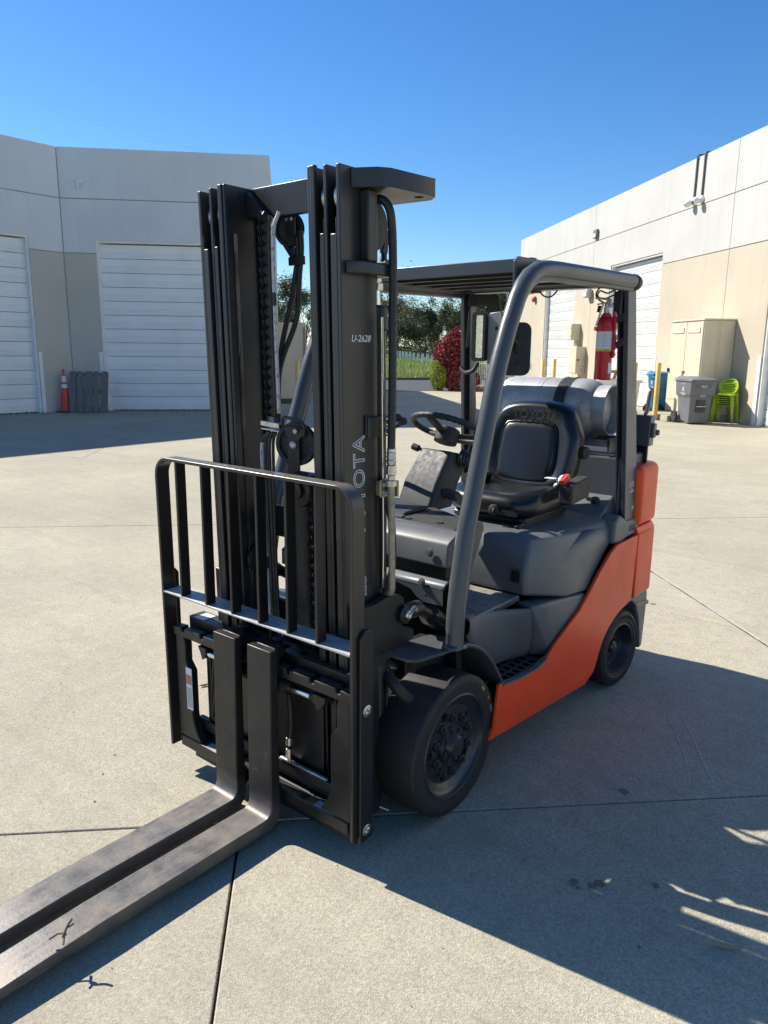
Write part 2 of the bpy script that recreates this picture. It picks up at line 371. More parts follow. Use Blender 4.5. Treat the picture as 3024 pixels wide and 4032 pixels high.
b.add([kp(s, d, .13+.012*min(d, 150)+(rr.uniform(-.06, .06) if 1 < d < 100 else 0)) for d in ds for s in ss],
      [(i*len(ss)+j, i*len(ss)+j+1, (i+1)*len(ss)+j+1, (i+1)*len(ss)+j) for i in range(len(ds)-1) for j in range(len(ss)-1)])
structure(b.build('field', GRND, ang=80))
gb = B(); rr = random.Random(9)
for k in range(30000):
    s = rr.uniform(-12, 27); d = .5+58*rr.random()**2.0; h = rr.uniform(.10, .38)*(.5 if d < 1.4 else 1); z = .10+.012*d; a = rr.uniform(0, 6.28); w_ = .035+.02*d/20
    x, y, _ = kp(s, d); dx, dy = math.cos(a)*w_, math.sin(a)*w_; lx, ly = rr.uniform(-.12, .12), rr.uniform(-.12, .12)
    gb.add([(x-dx, y-dy, z), (x+dx, y+dy, z), (x+lx, y+ly, z+h)], [(0, 1, 2)])
o = gb.build('grass', GRASS, smooth=False); o['kind'] = 'stuff'
# ================================================================== WAREHOUSES
def walls(parent, rz, x0, x1, y0, y1, bands, xj, openings, name='wall_panel'):
    # y0 = outer face, y1 = inner; split by joints xj and by bands [(z0,z1,mat)], around openings (a,b,h)
    xs = [x0]+list(xj)+[x1]; out = []
    for i in range(len(xs)-1):
        for bi, (z0, z1, mt) in enumerate(bands):
            a, c = xs[i]+(.010 if i else 0), xs[i+1]-(.010 if i < len(xs)-2 else 0)
            zz0 = z0+(.012 if bi else 0); zz1 = z1-(.012 if bi < len(bands)-1 else 0)
            bb = B(); cuts = [(a, c, zz0, zz1)]
            for (oa, ob, oh) in openings:
                nc = []
                for (p, q, r_, t_) in cuts:
                    if ob <= p or oa >= q or oh <= r_: nc.append((p, q, r_, t_)); continue
                    if oa > p: nc.append((p, oa, r_, t_))
                    if ob < q: nc.append((ob, q, r_, t_))
                    if oh < t_: nc.append((max(p, oa), min(q, ob), oh, t_))
                cuts = nc
            for (p, q, r_, t_) in cuts:
                o = B().box(p, q, min(y0, y1), max(y0, y1), r_, t_).build(name, mt, parent, smooth=False); o.rotation_euler = (0, 0, rz); out.append(o)
    return out
def section_mesh(wd, h, sg, flat):
    # one ribbed sheet-steel door section, outer face towards sg
    pr = []; z = 0
    def add(y, zz): pr.append(((y-.016)*sg, zz))
    add(-.01, .004); add(.009, .012)
    k = 4; gap = (h-flat-.03)/k; z = .02
    for i in range(k):
        add(.009, z+gap*.30); add(-.003, z+gap*.42); add(-.003, z+gap*.74); add(.009, z+gap*.92); z += gap
    add(.009, h-.012); add(-.01, h-.004); add(-.03, h-.002); add(-.03, .002)
    return B().prism(pr, 'x', 0, wd)
def door(parent, rz, x0, x1, h, yf, sg, DM=None):
    DM = DM or DOORM
    wd = x1-x0; n = round(h/.385); hs = (h-.03)/n
    dr = D.objects.new('rolling_door', None); COL.objects.link(dr); dr.parent = parent; dr.rotation_euler = (0, 0, rz)
    big = section_mesh(wd, hs, sg, hs*.50).build('door_section', DM, dr, ang=20)
    first = True
    for k in range(n):
        o = big if first else D.objects.new('door_section', big.data)
        if not first: COL.objects.link(o); o.parent = dr
        first = False; o.location = (x0, yf, .015+k*hs)
    B().box(x0-.02, x1+.02, yf-.12*sg-.01, yf-.12*sg+.01, 0, h+.12).build('door_backing', GROOV, dr, smooth=False)
    return dr
def frame_trim(parent, rz, x0, x1, h, y0, y1, mt):
    bb = B(); bb.box(x0-.004, x0+.05, y0, y1, 0, h+.004).box(x1-.05, x1+.004, y0, y1, 0, h+.004).box(x0+.05, x1-.05, y0, y1, h-.05, h+.004)
    o = bb.build('door_frame', mt, parent, smooth=False); o.rotation_euler = (0, 0, rz)
# left warehouse (in shade): root at the inside corner
LA = .8201; LO = (-18.162, 8.577, 0)
wl = thing('warehouse', 'grey white warehouse in shade on the left with two roll up doors', 'warehouse', LO, LA)
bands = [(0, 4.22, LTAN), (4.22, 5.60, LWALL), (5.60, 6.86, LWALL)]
walls(wl, 0, 0.012, 5.523, 0, .25, bands, [], [(.84, 4.5, 4.556)])
WR = R(90)-LA
walls(wl, WR, -16, -.012, 0, .25, bands, [-7.2], [(-4.55, -.93, 4.56), (-11.5, -7.9, 4.56)])
def box_part(parent, rz, name, mt, *bx):
    bb = B(); [bb.box(*q) for q in bx]; o = bb.build(name, mt, parent, smooth=False); o.rotation_euler = (0, 0, rz); return o
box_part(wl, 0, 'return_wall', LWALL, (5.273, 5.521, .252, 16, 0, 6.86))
box_part(wl, 0, 'backing_wall', GROOV, (.0, .838, .02, .246, .0, 6.84), (4.502, 5.27, .02, .246, .0, 6.84), (.838, 4.502, .02, .246, 4.56, 6.84))
box_part(wl, WR, 'backing_wall', GROOV, (-16, -11.502, .02, .246, 0, 6.84), (-7.898, -4.552, .02, .246, 0, 6.84), (-.928, -.0, .02, .246, 0, 6.84), (-4.552, -.928, .02, .246, 4.564, 6.84), (-11.502, -7.898, .02, .246, 4.564, 6.84))
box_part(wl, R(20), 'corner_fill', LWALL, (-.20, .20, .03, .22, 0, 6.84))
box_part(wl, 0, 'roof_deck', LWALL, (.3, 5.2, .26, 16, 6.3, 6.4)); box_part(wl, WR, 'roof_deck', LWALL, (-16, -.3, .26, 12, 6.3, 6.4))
for (rz, x0, x1) in ((0, .84, 4.5), (WR, -4.55, -.93), (WR, -11.5, -7.9)):
    door(wl, rz, x0+.05, x1-.05, 4.50, .17, -1, DOORL); frame_trim(wl, rz, x0, x1, 4.556, .03, .22, TRIM)
    box_part(wl, rz, 'corner_guard', TRIM, (x0-.10, x0-.006, -.012, .03, .0, 1.62)); box_part(wl, rz, 'corner_guard', TRIM, (x1+.006, x1+.10, -.012, .03, 0, 1.62))
# right warehouse (sunlit)
RA = 2.3901; RO = (-3.0273, 18.0419, 0)
wr = thing('warehouse', 'sunlit cream and tan warehouse along the right edge of the yard', 'warehouse', RO, RA)
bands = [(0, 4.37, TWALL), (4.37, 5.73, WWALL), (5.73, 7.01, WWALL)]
walls(wr, 0, -16, 19.49, -.25, 0, bands, [-7.3, 1.55, 10.45], [(-3.9, -.30, 4.75), (5.1, 8.85, 4.72), (12.07, 15.58, 4.6), (-12.5, -8.8, 4.7)])
box_part(wr, 0, 'backing_wall', GROOV, *[(a, c, -.246, -.02, z, 6.99) for a, c, z in ((-16, -12.502, 0), (-12.502, -8.798, 4.704), (-8.798, -3.902, 0), (-3.902, -.298, 4.754), (-.298, 5.098, 0), (5.098, 8.852, 4.724), (8.852, 12.068, 0), (12.068, 15.582, 4.604), (15.582, 19.47, 0))])
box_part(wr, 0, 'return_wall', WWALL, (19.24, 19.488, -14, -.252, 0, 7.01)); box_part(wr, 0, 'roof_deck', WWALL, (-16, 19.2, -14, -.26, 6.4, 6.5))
for x0, x1, h in ((-3.9, -.30, 4.75), (5.1, 8.85, 4.72), (12.07, 15.58, 4.6), (-12.5, -8.8, 4.7)):
    door(wr, 0, x0+.05, x1-.05, h-.06, -.17, 1); frame_trim(wr, 0, x0, x1, h, -.22, -.03, TRIM)
    box_part(wr, 0, 'corner_guard', TRIM, (x0-.10, x0-.006, -.03, .012, 0, 1.68)); box_part(wr, 0, 'corner_guard', TRIM, (x1+.006, x1+.13, -.03, .012, 0, 1.68))
# tan enclosure wall behind the left warehouse corner
en = thing('enclosure_wall', 'plain tan enclosure wall standing behind the yellow post', 'wall', (-16.15, 15.1, 0), math.atan2(.3, .26))
B().box(-3.2, .38, 0, .2, .16, 2.59).build('wall_face', TAN, en, bevel=.01); B().box(-3.2, .38, -.012, .212, 0, .158).build('wall_base', simple('wall_base_grey', (.09, .09, .085), .9), en); B().box(.30, .345, -.03, -.002, .3, 2.45).build('trim_strip', simple('trim_brown', (.24, .17, .10), .6), en)

rr = random.Random(31)
oilm = simple('oil_spot', (.175, .155, .125), .7, 0, .3, 30, .2, 90, .3); scrm = simple('scratch_pale', (.50, .455, .375), .9, 0, .2, 30)
for (x, y, r) in ((1.10, -.02, .020), (1.085, -.045, .014), (1.03, -.07, .016), (1.05, -.085, .008), (1.245, .09, .013), (1.30, -.20, .006), (.95, .55, .022), (-.9, 1.6, .03), (1.9, 2.9, .03), (.2, 2.9, .02)):
    o = [(r*rr.uniform(.55, 1.15)*math.cos(2*math.pi*k/11)*1.25, r*rr.uniform(.55, 1.15)*math.sin(2*math.pi*k/11)) for k in range(11)]
    B().mesh(plate([o], .0008), Matrix.Translation((x, y, .0012))).build('oil_spot', oilm, yard, smooth=False)
for pts, w_ in (([(.86, 1.31), (.98, 1.10), (1.07, .93), (1.075, .90), (1.12, .82)], .0035), ([(.90, 1.37), (1.02, 1.17), (1.12, .99), (1.19, .87)], .004)):
    q = [Vector((x, y, 0)) for x, y in pts]; q = spline(q, 5); bb = B(); n = len(q)
    for i, p in enumerate(q):
        d = (q[min(i+1, n-1)]-q[max(i-1, 0)]).normalized(); e = Vector((-d.y, d.x, 0))*w_*rr.uniform(.3, 1.2); bb.v += [tuple(p+e+Vector((0, 0, .0015))), tuple(p-e+Vector((0, 0, .0015)))]
    for i in range(n-1): bb.f.append((2*i, 2*i+1, 2*i+3, 2*i+2)); bb.sm.append(False)
    bb.build('scratch_mark', scrm, yard, smooth=False)
# ================================================================== FORKLIFT
fl = thing('forklift', 'orange and charcoal gas forklift with black mast parked on the concrete yard', 'forklift')
MT = -.0206; Y0 = -.4017
def mt(v): return (v.x, Y0+v.y+MT*v.z, v.z)      # mast frame (y measured back from the rail fronts) -> leaning mast
def P(bb, name, mat, parent=fl, bevel=.003, seg=2, **k): return bb.build(name, mat, parent, bevel, seg, **k)
def sgn(bb, s): return bb.tf(lambda v: (v.x*s, v.y, v.z))
# ---- mast rails, rollers
for s in (1, -1):
    r_ = B().box(.318, .332, 0, .165, .055, 2.245).box(.2915, .318, 0, .016, .055, 2.055).box(.2915, .318, .149, .165, .055, 2.245)
    r_.prism([(0, 2.055), (.016, 2.055), (.016, 2.10), (.0, 2.10)], 'x', .313, .318)
    outer = P(sgn(r_.tf(mt), s), 'outer_rail', MWEB, bevel=.004)
    r_ = B().box(.263, .276, .004, .160, .06, 2.25).box(.244, .263, .004, .020, .06, 2.06).box(.244, .263, .144, .160, .06, 2.25).prism([(.004, 2.06), (.02, 2.06), (.02, 2.10), (.004, 2.10)], 'x', .258, .263)
    P(sgn(r_.tf(mt), s), 'middle_rail', MB_, bevel=.003)
    r_ = B().box(.194, .208, .006, .155, .12, 2.255).box(.208, .229, .002, .017, .12, 2.255).box(.208, .229, .140, .155, .12, 2.255).box(.180, .194, .140, .155, .12, 2.255)
    inner = P(sgn(r_.tf(mt), s), 'inner_rail', MB_, bevel=.003)
    for x in (.246, .298):
        rl = B().lathe([(.0, -.011), (.045, -.011), (.052, -.006), (.052, .006), (.045, .011), (0, .011)], (x, .07, 2.165), (1, 0, 0), 28)
        P(sgn(rl.tf(mt), s), 'mast_roller', STEEL, bevel=0)
    for z in (.55, .95):
        rl = B().lathe([(.0, -.011), (.045, -.011), (.052, -.006), (.052, .006), (.045, .011), (0, .011)], (.183, .075, z), (1, 0, 0), 24)
        P(sgn(rl.tf(mt), s), 'mast_roller', GREASE, bevel=0)
    # grease streak ridge on inner web
    P(sgn(B().box(.190, .1935, .035, .048, .3, 2.10).tf(mt), s), 'wear_strip', WORN if s < 0 else MB_, bevel=0)
    # lift cylinder behind rails
    cy = B().tube([(.292, .205, .20), (.292, .205, 1.80)], .034, 16).lathe([(.034, 0), (.040, .005), (.040, .07), (.030, .08), (.0165, .08)], (.292, .205, 1.78), (0, 0, 1), 18)
    cyo = P(sgn(cy.tf(mt), s), 'lift_cylinder', BLK, bevel=0)
    P(sgn(B().tube([(.292, .205, 1.855), (.292, .205, 2.01)], .0165, 12).tf(mt), s), 'cylinder_rod', CHROME, cyo, bevel=0)
    P(sgn(B().cyl((.292, .205, 1.905), (.292, .205, 1.928), .026, 6).cyl((.292, .205, 1.93), (.292, .205, 1.95), .021, 6).tf(mt), s), 'rod_nut', STEEL, cyo, bevel=.0015)
    sh = B().lathe([(.0, -.012), (.080, -.012), (.082, -.007), (.072, -.006), (.072, .006), (.082, .007), (.080, .012), (0, .012)], (.300, .165, 2.10), (1, 0, 0), 30)
    P(sgn(sh.tf(mt), s), 'chain_sheave', GREASE, bevel=0)
    # leaf chain: links over the sheave and down to the anchor
    ch = B(); path = [Vector((.300, .165-.075*math.cos(t), 2.10+.075*math.sin(t))) for t in [R(a) for a in range(60, 181, 16)]]
    path = [Vector((.300, .240, 2.03)), Vector((.300, .242, 2.055)), Vector((.300, .2405, 2.082)), Vector((.300, .236, 2.108)), Vector((.300, .226, 2.134)), Vector((.300, .210, 2.158))]
    for i in range(len(path)-1):
        a, c = path[i], path[i+1]; d = (c-a)
        for x in ((-.010, -.004, .004, .010) if i % 2 else (-.007, 0, .007)):
            ch.obox((a+c)/2+Vector((x, 0, 0)), (.0012, 0, 0), d*.78, Vector((0, -d.z, d.y)).normalized()*.0105)
    ch.tube([(.300, .241, 2.03), (.300, .238, 1.99)], .010, 8).cyl((.286, .240, 1.992), (.314, .240, 1.992), .012, 8)
    P(sgn(ch.tf(mt), s), 'leaf_chain', GREASE, bevel=0)
    # tie plate at the top, stay bar and lower lug
    tp = B().mesh(plate([[(.3325, .046), (.405, .085), (.428, .120), (.448, .315), (.405, .350), (.26, .338), (.255, .17), (.3325, .17)], circ(.405, .285, .016, 14)], .053), Matrix.Translation((0, 0, 2.213)))
    P(sgn(tp.tf(mt), s), 'tie_plate', MWEB, bevel=.004)
    P(sgn(B().box(.3325, .368, .086, .130, 1.981, 2.185).tf(mt), s), 'stay_bar', MWEB, bevel=.005)
    P(sgn(B().prism([(.3325, .018), (.352, .022), (.372, .06), (.372, .20), (.372, .212), (.28, .212), (.28, .172), (.3325, .172)], 'z', 1.942, 1.980).tf(mt), s), 'chain_anchor_lug', MWEB, bevel=.005)
# cross members
P(B().box(-.193, .193, .128, .150, 2.155, 2.258).tf(mt), 'top_crossbar', MB_)
P(B().prism([(-.193, 2.245), (-.193, 2.158), (-.10, 2.158)], 'y', .095, .128).tf(mt), 'gusset', MB_)
P(B().box(-.271, .271, .161, .180, 1.02, 1.14).tf(mt), 'middle_crossbar', MB_); P(B().box(-.317, .317, .166, .19, .62, .76).tf(mt), 'lower_crossbar', MB_); P(B().box(-.317, .317, .166, .19, .065, .30).tf(mt), 'lower_crossbar', MB_)
# centre free-lift cylinder with head sheave
fc = P(B().tube([(.055, .10, .22), (.055, .10, 1.20)], .046, 20).cyl((.055, .10, 1.14), (.055, .10, 1.21), .054).tf(mt), 'free_lift_cylinder', GREASE, bevel=0)
P(B().lathe([(0, -.02), (.058, -.02), (.062, -.012), (.054, -.006), (.054, .006), (.062, .012), (.058, .02), (0, .02)], (.075, .06, 1.245), (0, 1, .0), 28).tf(mt), 'head_sheave', GREASE, fc, bevel=0)
P(B().lathe([(0, 0), (.030, 0), (.030, .012), (.012, .014), (0, .014)], (.075, .038, 1.245), (0, -1, 0), 20).tf(mt), 'sheave_cap', BLK, fc, bevel=0)
P(B().box(.02, .13, .055, .11, 1.26, 1.30).tf(mt), 'cylinder_head', GREASE, fc)
# lower hose pulley (black spoked) with its bracket
pc = (.036, .080, 1.398)
pb = B().lathe([(.060, -.014), (.074, -.014), (.076, -.009), (.066, -.006), (.066, .006), (.076, .009), (.074, .014), (.060, .014)], pc, (.35, -1, 0), 34, True).lathe([(0, -.012), (.022, -.012), (.022, .012), (0, .012)], pc, (.35, -1, 0), 18).lathe([(0, -.003), (.062, -.003), (.062, .003), (0, .003)], pc, (.35, -1, 0), 30)
ax = Vector((.35, -1, 0)).normalized(); ua = ax.cross(Vector((0, 0, 1))).normalized()
for k in range(14):
    t = 2*math.pi*k/14; d = ua*math.cos(t)+Vector((0, 0, 1))*math.sin(t); e = ax.cross(d); pb.obox(Vector(pc)+d*.042, d*.022, e*.0025, ax*.006)
pul = P(pb.tf(mt), 'hose_pulley', PLAST, bevel=0)
M_ = frame(Vector(pc)-ax*0+ax*.018, ua, (0, 0, 1))
P(B().mesh(plate([[(-.020, -.115), (.024, -.115), (.024, -.01), (.022, .03), (.035, .05), (.030, .062), (-.02, .060), (-.045, .048), (-.040, .035), (-.020, .02)]], .006), M_).tf(mt), 'pulley_bracket', MB_, pul, bevel=.001)
P(B().lathe([(0, 0), (.013, 0), (.013, .008), (.008, .012), (0, .012)], Vector(pc)+ax*.021, ax, 16).cyl(Vector(pc)+ax*.02+Vector((.012, 0, .047)), Vector(pc)+ax*.029+Vector((.012, 0, .047)), .0085, 6).tf(mt), 'pulley_bolt', SILV, pul, bevel=0)
P(B().obox((-.055, .055, 1.462), (.042, .004, -.003), (.003, .014, 0), (0, .0, .010)).obox((-.055, .051, 1.443), (.042, .004, -.003), (.003, .010, 0), (0, 0, .004)).tf(mt), 'hose_guard', STEEL, pul, bevel=.003)
P(B().tube(spline([(-.005, .055, 1.46), (.00, .055, 1.485), (.02, .053, 1.49), (.075, .06, 1.482), (.092, .065, 1.465), (.086, .07, 1.43)], 4), .006, 8).tf(mt), 'guard_wire', BLK, pul, bevel=0)
# hoses down the centre
STRP = NT('striped_hose'); p_ = STRP.sep(); fr = STRP.math('FRACT', STRP.math('MULTIPLY', p_[2], 2.15)); dd = STRP.noise(240, 2, .6, STRP.map((1, 1, .25)))
cc = STRP.mix(STRP.ramp(fr, [(.09, 1), (.10, 0)]), STRP.mix(STRP.ramp(dd, [(.57, 0), (.6, .75)]), (.50, .51, .52), (.05, .05, .05)), (.02, .02, .02)); STRP = STRP.set(cc, .45)
def hose(pts, r, name='hydraulic_hose', mat=HOSEM, n=6, k=10):
    if max(p_[1] for p_ in pts) < .09: pts = [(x, y+.036, z) for x, y, z in pts]; r *= .76
    return P(B().tube(spline(pts, n), r, k).tf(mt), name, mat, bevel=0)
hose([(-.020, .05, 2.16), (-.036, .035, 2.08), (-.036, .032, 1.8), (-.034, .032, 1.50)], .0085, mat=STRP)
hose([(-.052, .04, 2.15), (-.058, .036, 2.05), (-.056, .034, 1.5)], .0085)
hose([(-.070, .012, 1.435), (-.098, .008, 1.40), (-.106, .008, 1.32), (-.104, .01, 1.0), (-.096, .012, .62)], .0085, mat=STRP)
for i, x in enumerate((-.082, -.066, -.052)): hose([(x+.02, .012, 1.435), (x-.004, .012+.004*i, 1.40), (x-.008, .012+.004*i, 1.30), (x-.006, .014, .95), (x, .016, .60)], .0078)
hose([(.086, .06, 1.43), (.108, .06, 1.37), (.113, .06, 1.25), (.11, .06, .7)], .008)
upb = P(B().lathe([(.046, -.010), (.056, -.010), (.058, -.006), (.050, -.004), (.050, .004), (.058, .006), (.056, .010), (.046, .010)], (-.066, .175, 2.120), (.2, -1, 0), 30, True).lathe([(0, -.006), (.047, -.006), (.047, .006), (0, .006)], (-.066, .178, 2.120), (.2, -1, 0), 24).tf(mt), 'upper_hose_pulley', PLAST, bevel=0)
P(B().box(-.062, -.014, .150, .156, 2.095, 2.154).tf(mt), 'pulley_bracket', MB_, upb, bevel=.002)
P(B().lathe([(0, 0), (.007, 0), (.007, .005), (0, .006)], (-.050, .149, 2.146), (0, -1, 0), 8).lathe([(0, 0), (.007, 0), (.007, .005), (0, .006)], (-.026, .149, 2.146), (0, -1, 0), 8).tf(mt), 'bracket_bolt', STEEL, upb, bevel=0)
P(B().obox((-.055, .18, 2.040), (.030, 0, -.036), (0, .018, 0), (.006, 0, .006)).obox((-.014, .155, 2.012), (.038, 0, 0), (0, .004, 0), (0, 0, .014)).tf(mt), 'hose_clamp', MB_, upb, bevel=.002)
hose([(-.012, .175, 2.11), (-.010, .175, 2.05), (-.022, .173, 1.958), (-.030, .170, 1.853), (-.050, .165, 1.788), (-.082, .150, 1.710), (-.085, .12, 1.62), (-.075, .10, 1.45)], .0095)
hose([(-.032, .178, 2.09), (-.032, .178, 2.03), (-.046, .175, 1.960), (-.060, .172, 1.895), (-.085, .165, 1.81), (-.098, .150, 1.725), (-.092, .12, 1.62), (-.085, .10, 1.45)], .0095)
# long lift chain down the left inside
def chain(x, y, z0, z1, hw=.0165, pitch=.034):
    bb = B(); n = int((z0-z1)/pitch)
    for i in range(n):
        z = z0-i*pitch
        for dx in ((-.014, -.006, .006, .014) if i % 2 else (-.010, -.002, .010)):
            bb.prism([(y-hw*1.05, z-.005), (y-hw*1.05, z+.005), (y-hw*.5, z+.016), (y+hw*.5, z+.016), (y+hw*1.05, z+.005), (y+hw*1.05, z-.005), (y+hw*.5, z-.016), (y-hw*.5, z-.016)], 'x', x+dx-.0016, x+dx+.0016)
        bb.cyl((x-.017, y, z-pitch/2), (x+.017, y, z-pitch/2), .0035, 6)
    return bb
P(chain(-.090, .082, 2.15, 1.44).tf(mt), 'lift_chain', GREASE, bevel=0); P(chain(.125, .06, 1.22, .55).tf(mt), 'lift_chain', GREASE, bevel=0)
# outer return hose, fittings and tube on the left rail
hs = P(B().tube(spline([(.33, .15, 2.165), (.362, .156, 2.165), (.383, .168, 2.135), (.384, .180, 2.06), (.384, .182, 1.9), (.384, .178, 1.6), (.384, .172, 1.405)], 7), .0132, 14).tf(mt), 'return_hose', HOSEM, bevel=0)
ft = B().lathe([(.0145, 0), (.0145, -.012), (.0165, -.014), (.0145, -.02), (.0165, -.028), (.0145, -.034), (.017, -.04), (.015, -.052), (.013, -.056)], (.384, .172, 1.405), (0, 0, 1), 18)
ft.cyl((.384, .172, 1.349), (.384, .172, 1.318), .0175, 6).cyl((.384, .172, 1.316), (.384, .172, 1.300), .0135, 10).cyl((.384, .172, 1.299), (.384, .172, 1.279), .018, 6)
P(ft.tf(mt), 'hose_fitting', STEEL, hs, bevel=.001)
P(B().tube(spline([(.384, .172, 1.279), (.384, .173, 1.1), (.384, .174, .95), (.380, .176, .915), (.360, .182, .900), (.32, .19, .898)], 6), .0118, 12).tf(mt), 'steel_tube', TUBEM, hs, bevel=0)
P(B().tube(spline([(.350, .168, 1.82), (.352, .168, 1.5), (.352, .170, 1.1), (.345, .175, .92)], 6), .004, 8).tf(mt), 'brake_pipe', CHROME, hs, bevel=0)
P(B().tube(spline([(.345, .182, 1.24), (.362, .20, 1.15), (.366, .20, 1.0), (.352, .18, .9), (.34, .17, .86)], 5), .012, 10).tf(mt), 'side_hose', HOSEM, hs, bevel=0)
cl = P(B().box(.3325, .345, .105, .209, 1.440, 1.508).tf(mt), 'hose_clamp_plate', MWEB, bevel=.004)
P(B().box(.3327, .340, .098, .105, 1.434, 1.514).tf(mt), 'weld_bead', MB_, cl, bevel=.003)
cz = P(B().box(.352, .358, .148, .212, 1.240, 1.300).box(.3335, .352, .150, .160, 1.245, 1.295).box(.358, .400, .188, .194, 1.242, 1.298).tf(mt), 'tube_bracket', ZINC, bevel=.002)
for par_, x, y, zz in ((cl, .3455, .196, (1.4575, 1.488)), (cz, .3585, .172, (1.256, 1.283))):
    for z in zz: P(B().cyl((x, y, z), (x+.003, y, z), .0125, 16).cyl((x+.003, y, z), (x+.011, y, z), .0088, 6).cyl((x+.011, y, z), (x+.014, y, z), .006, 8).tf(mt), 'clamp_bolt', STEEL, par_, bevel=.0008)
# lettering on the rail web (reads upward)
def mtext(body, size, y, z, mat, name, outline=0, align='LEFT', rot=True, shear=0, sp=1.0):
    M = frame((.3333, y, z), (0, 0, 1), (0, -1, 0)) if rot else frame((.3333, y, z), (0, 1, 0), (0, 0, 1))
    return P(text(body, size, M, outline=outline, align=align, shear=shear, spacing=sp).tf(mt), name, mat, outer_L, bevel=0)
outer_L = [o for o in fl.children if o.name.startswith('outer_rail')][0]
tw_ = [text('TOYOTA', .078, Matrix(), spacing=s_).v for s_ in (1.0, 1.2)]; wd_ = [max(v[0] for v in q)-min(v[0] for v in q) for q in tw_]
mtext('TOYOTA', .078, .0725, 1.112, WHITEP, 'brand_lettering', outline=.0016, sp=1.0+.2*(.336-wd_[0])/(wd_[1]-wd_[0]))
mtext('25', .082, .073, .905, WHITEP, 'model_lettering', outline=.0014)
mtext('U-2628', .030, .085, 1.752, WHITEP, 'chalk_number', rot=False, align='CENTER', shear=.25)
# tilt bracket plates
for s in (1, -1):
    tb = B().mesh(plate([[(.02, .885), (.10, .885), (.16, .895), (.225, .888), (.248, .870), (.250, .84), (.235, .82), (.232, .79), (.240, .765), (.285, .748), (.305, .735), (.305, .706), (.09, .650), (.02, .650)]], .030), frame((.362, 0, 0), (0, 1, 0), (0, 0, 1)))
    q = P(sgn(tb.tf(mt), s), 'tilt_bracket', BLK, bevel=.005)
    P(sgn(B().lathe([(0, 0), (.030, 0), (.034, .006), (.034, .020), (.024, .026), (0, .028)], (.372, .245, .812), (1, 0, 0), 20).tf(mt), s), 'pin_boss', GREASE, q, bevel=0)
    P(sgn(B().lathe([(0, 0), (.017, 0), (.017, .010), (.011, .014), (.0, .010)], (.398, .240, .815), (1, 0, 0), 16).obox((.402, .263, .822), (.004, 0, 0), (0, .022, .006), (0, -.003, .010)).cyl((.405, .275, .826), (.416, .275, .826), .009, 6).tf(mt), s), 'tilt_pin', STEEL, q, bevel=.001)
    P(sgn(B().tube([(.372, .27, .812), (.372, .34, .806)], .030, 12).tube([(.372, .34, .806), (.362, .43, .75)], .022, 12).tube([(.362, .42, .757), (.30, .80, .50)], .040, 14).tf(mt), s), 'tilt_cylinder', BLK, q, bevel=0)
# ---- carriage, side shifter
XC = -.07
hook = [(-.545, .594), (.418, .594), (.418, .630)]
for k in range(7, -1, -1):
    x = -.545+.963*(k+.5)/8
    hook += [(x+.011, .634), (x+.009, .617), (x-.009, .617), (x-.011, .634)]
hook += [(-.545, .630)]
car = P(B().prism(hook, 'y', -.492, -.452), 'fork_bar', BLK, bevel=.004)
P(B().prism([(-.53, .112), (.40, .112), (.40, .158), (-.53, .158)], 'y', -.492, -.45), 'lower_fork_bar', BLK, bevel=.004)
hol = [circ(x, -.405, .016, 14) for x in (-.43, -.30, -.135, .02, .12, .22, .30)]
P(B().mesh(plate([rrect(-.512, .385, -.442, -.365, .012)]+hol, .05), Matrix.Translation((0, 0, .640))), 'side_shift_beam', BLK, bevel=.004)
P(B().box(-.512, .385, -.44, -.37, .565, .612), 'side_shift_beam', BLK, bevel=.01); P(B().box(-.50, .385, -.43, -.40, .16, .225).box(-.50, .40, -.449, -.40, .05, .158).box(-.50, .385, -.445, -.43, .19, .235), 'lower_slide_and_light_block', GREASE, bevel=.012, seg=3)  # slide includes an added hidden block that stops light under the fork bar
P(B().box(.02, .26, -.448, -.432, .236, .246), 'bearing_pad', SILV, bevel=.005)
for x0, s in ((-.538, 1), (.408, -1)):
    pl = [(0, .60), (.052, .594), (.060, .56), (.058, .49), (.088, .455), (.088, .27), (.095, .23), (.115, .19), (.14, .158), (0, .158)]
    P(B().prism([(x0+s*a, z) for a, z in pl], 'y', -.488, -.452), 'carriage_side_plate', BLK, bevel=.004)
    P(B().box(x0+s*.115 if s > 0 else x0-.142, x0+s*.142 if s > 0 else x0-.115, -.43, -.39, .20, .62), 'carriage_upright', BLK, bevel=.006)
P(B().box(-.33, .22, -.42, -.40, .17, .61), 'carriage_back_plate', BLK, bevel=.004)
sc = P(B().tube([(.095, -.46, .549), (.24, -.46, .549)], .0135, 14), 'side_shift_rod', CHROME, bevel=0); P(B().tube([(-.365, -.46, .549), (-.25, -.46, .549)], .0125, 14), 'side_shift_rod', CHROME, bevel=0)
P(B().lathe([(.0135, 0), (.026, .0), (.030, .012), (.024, .02), (.030, .03), (.024, .04), (.032, .05), (.032, .30), (.0135, .30)], (.10, -.46, .549), (-1, 0, 0), 20), 'cylinder_body', GREASE, sc, bevel=0)
P(B().prism([(.225, .572), (.285, .572), (.285, .555), (.262, .522), (.243, .516), (.240, .535), (.225, .535)], 'y', -.478, -.445), 'rod_anchor', BLK, sc, bevel=.003)
P(B().prism([(-.41, .575), (-.36, .575), (-.362, .535), (-.385, .522), (-.395, .55)], 'y', -.478, -.445), 'rod_anchor', BLK, sc, bevel=.003)
P(B().cyl((.238, -.46, .549), (.205, -.46, .549), .015, 14), 'rod_end', PLAST, sc, bevel=0)
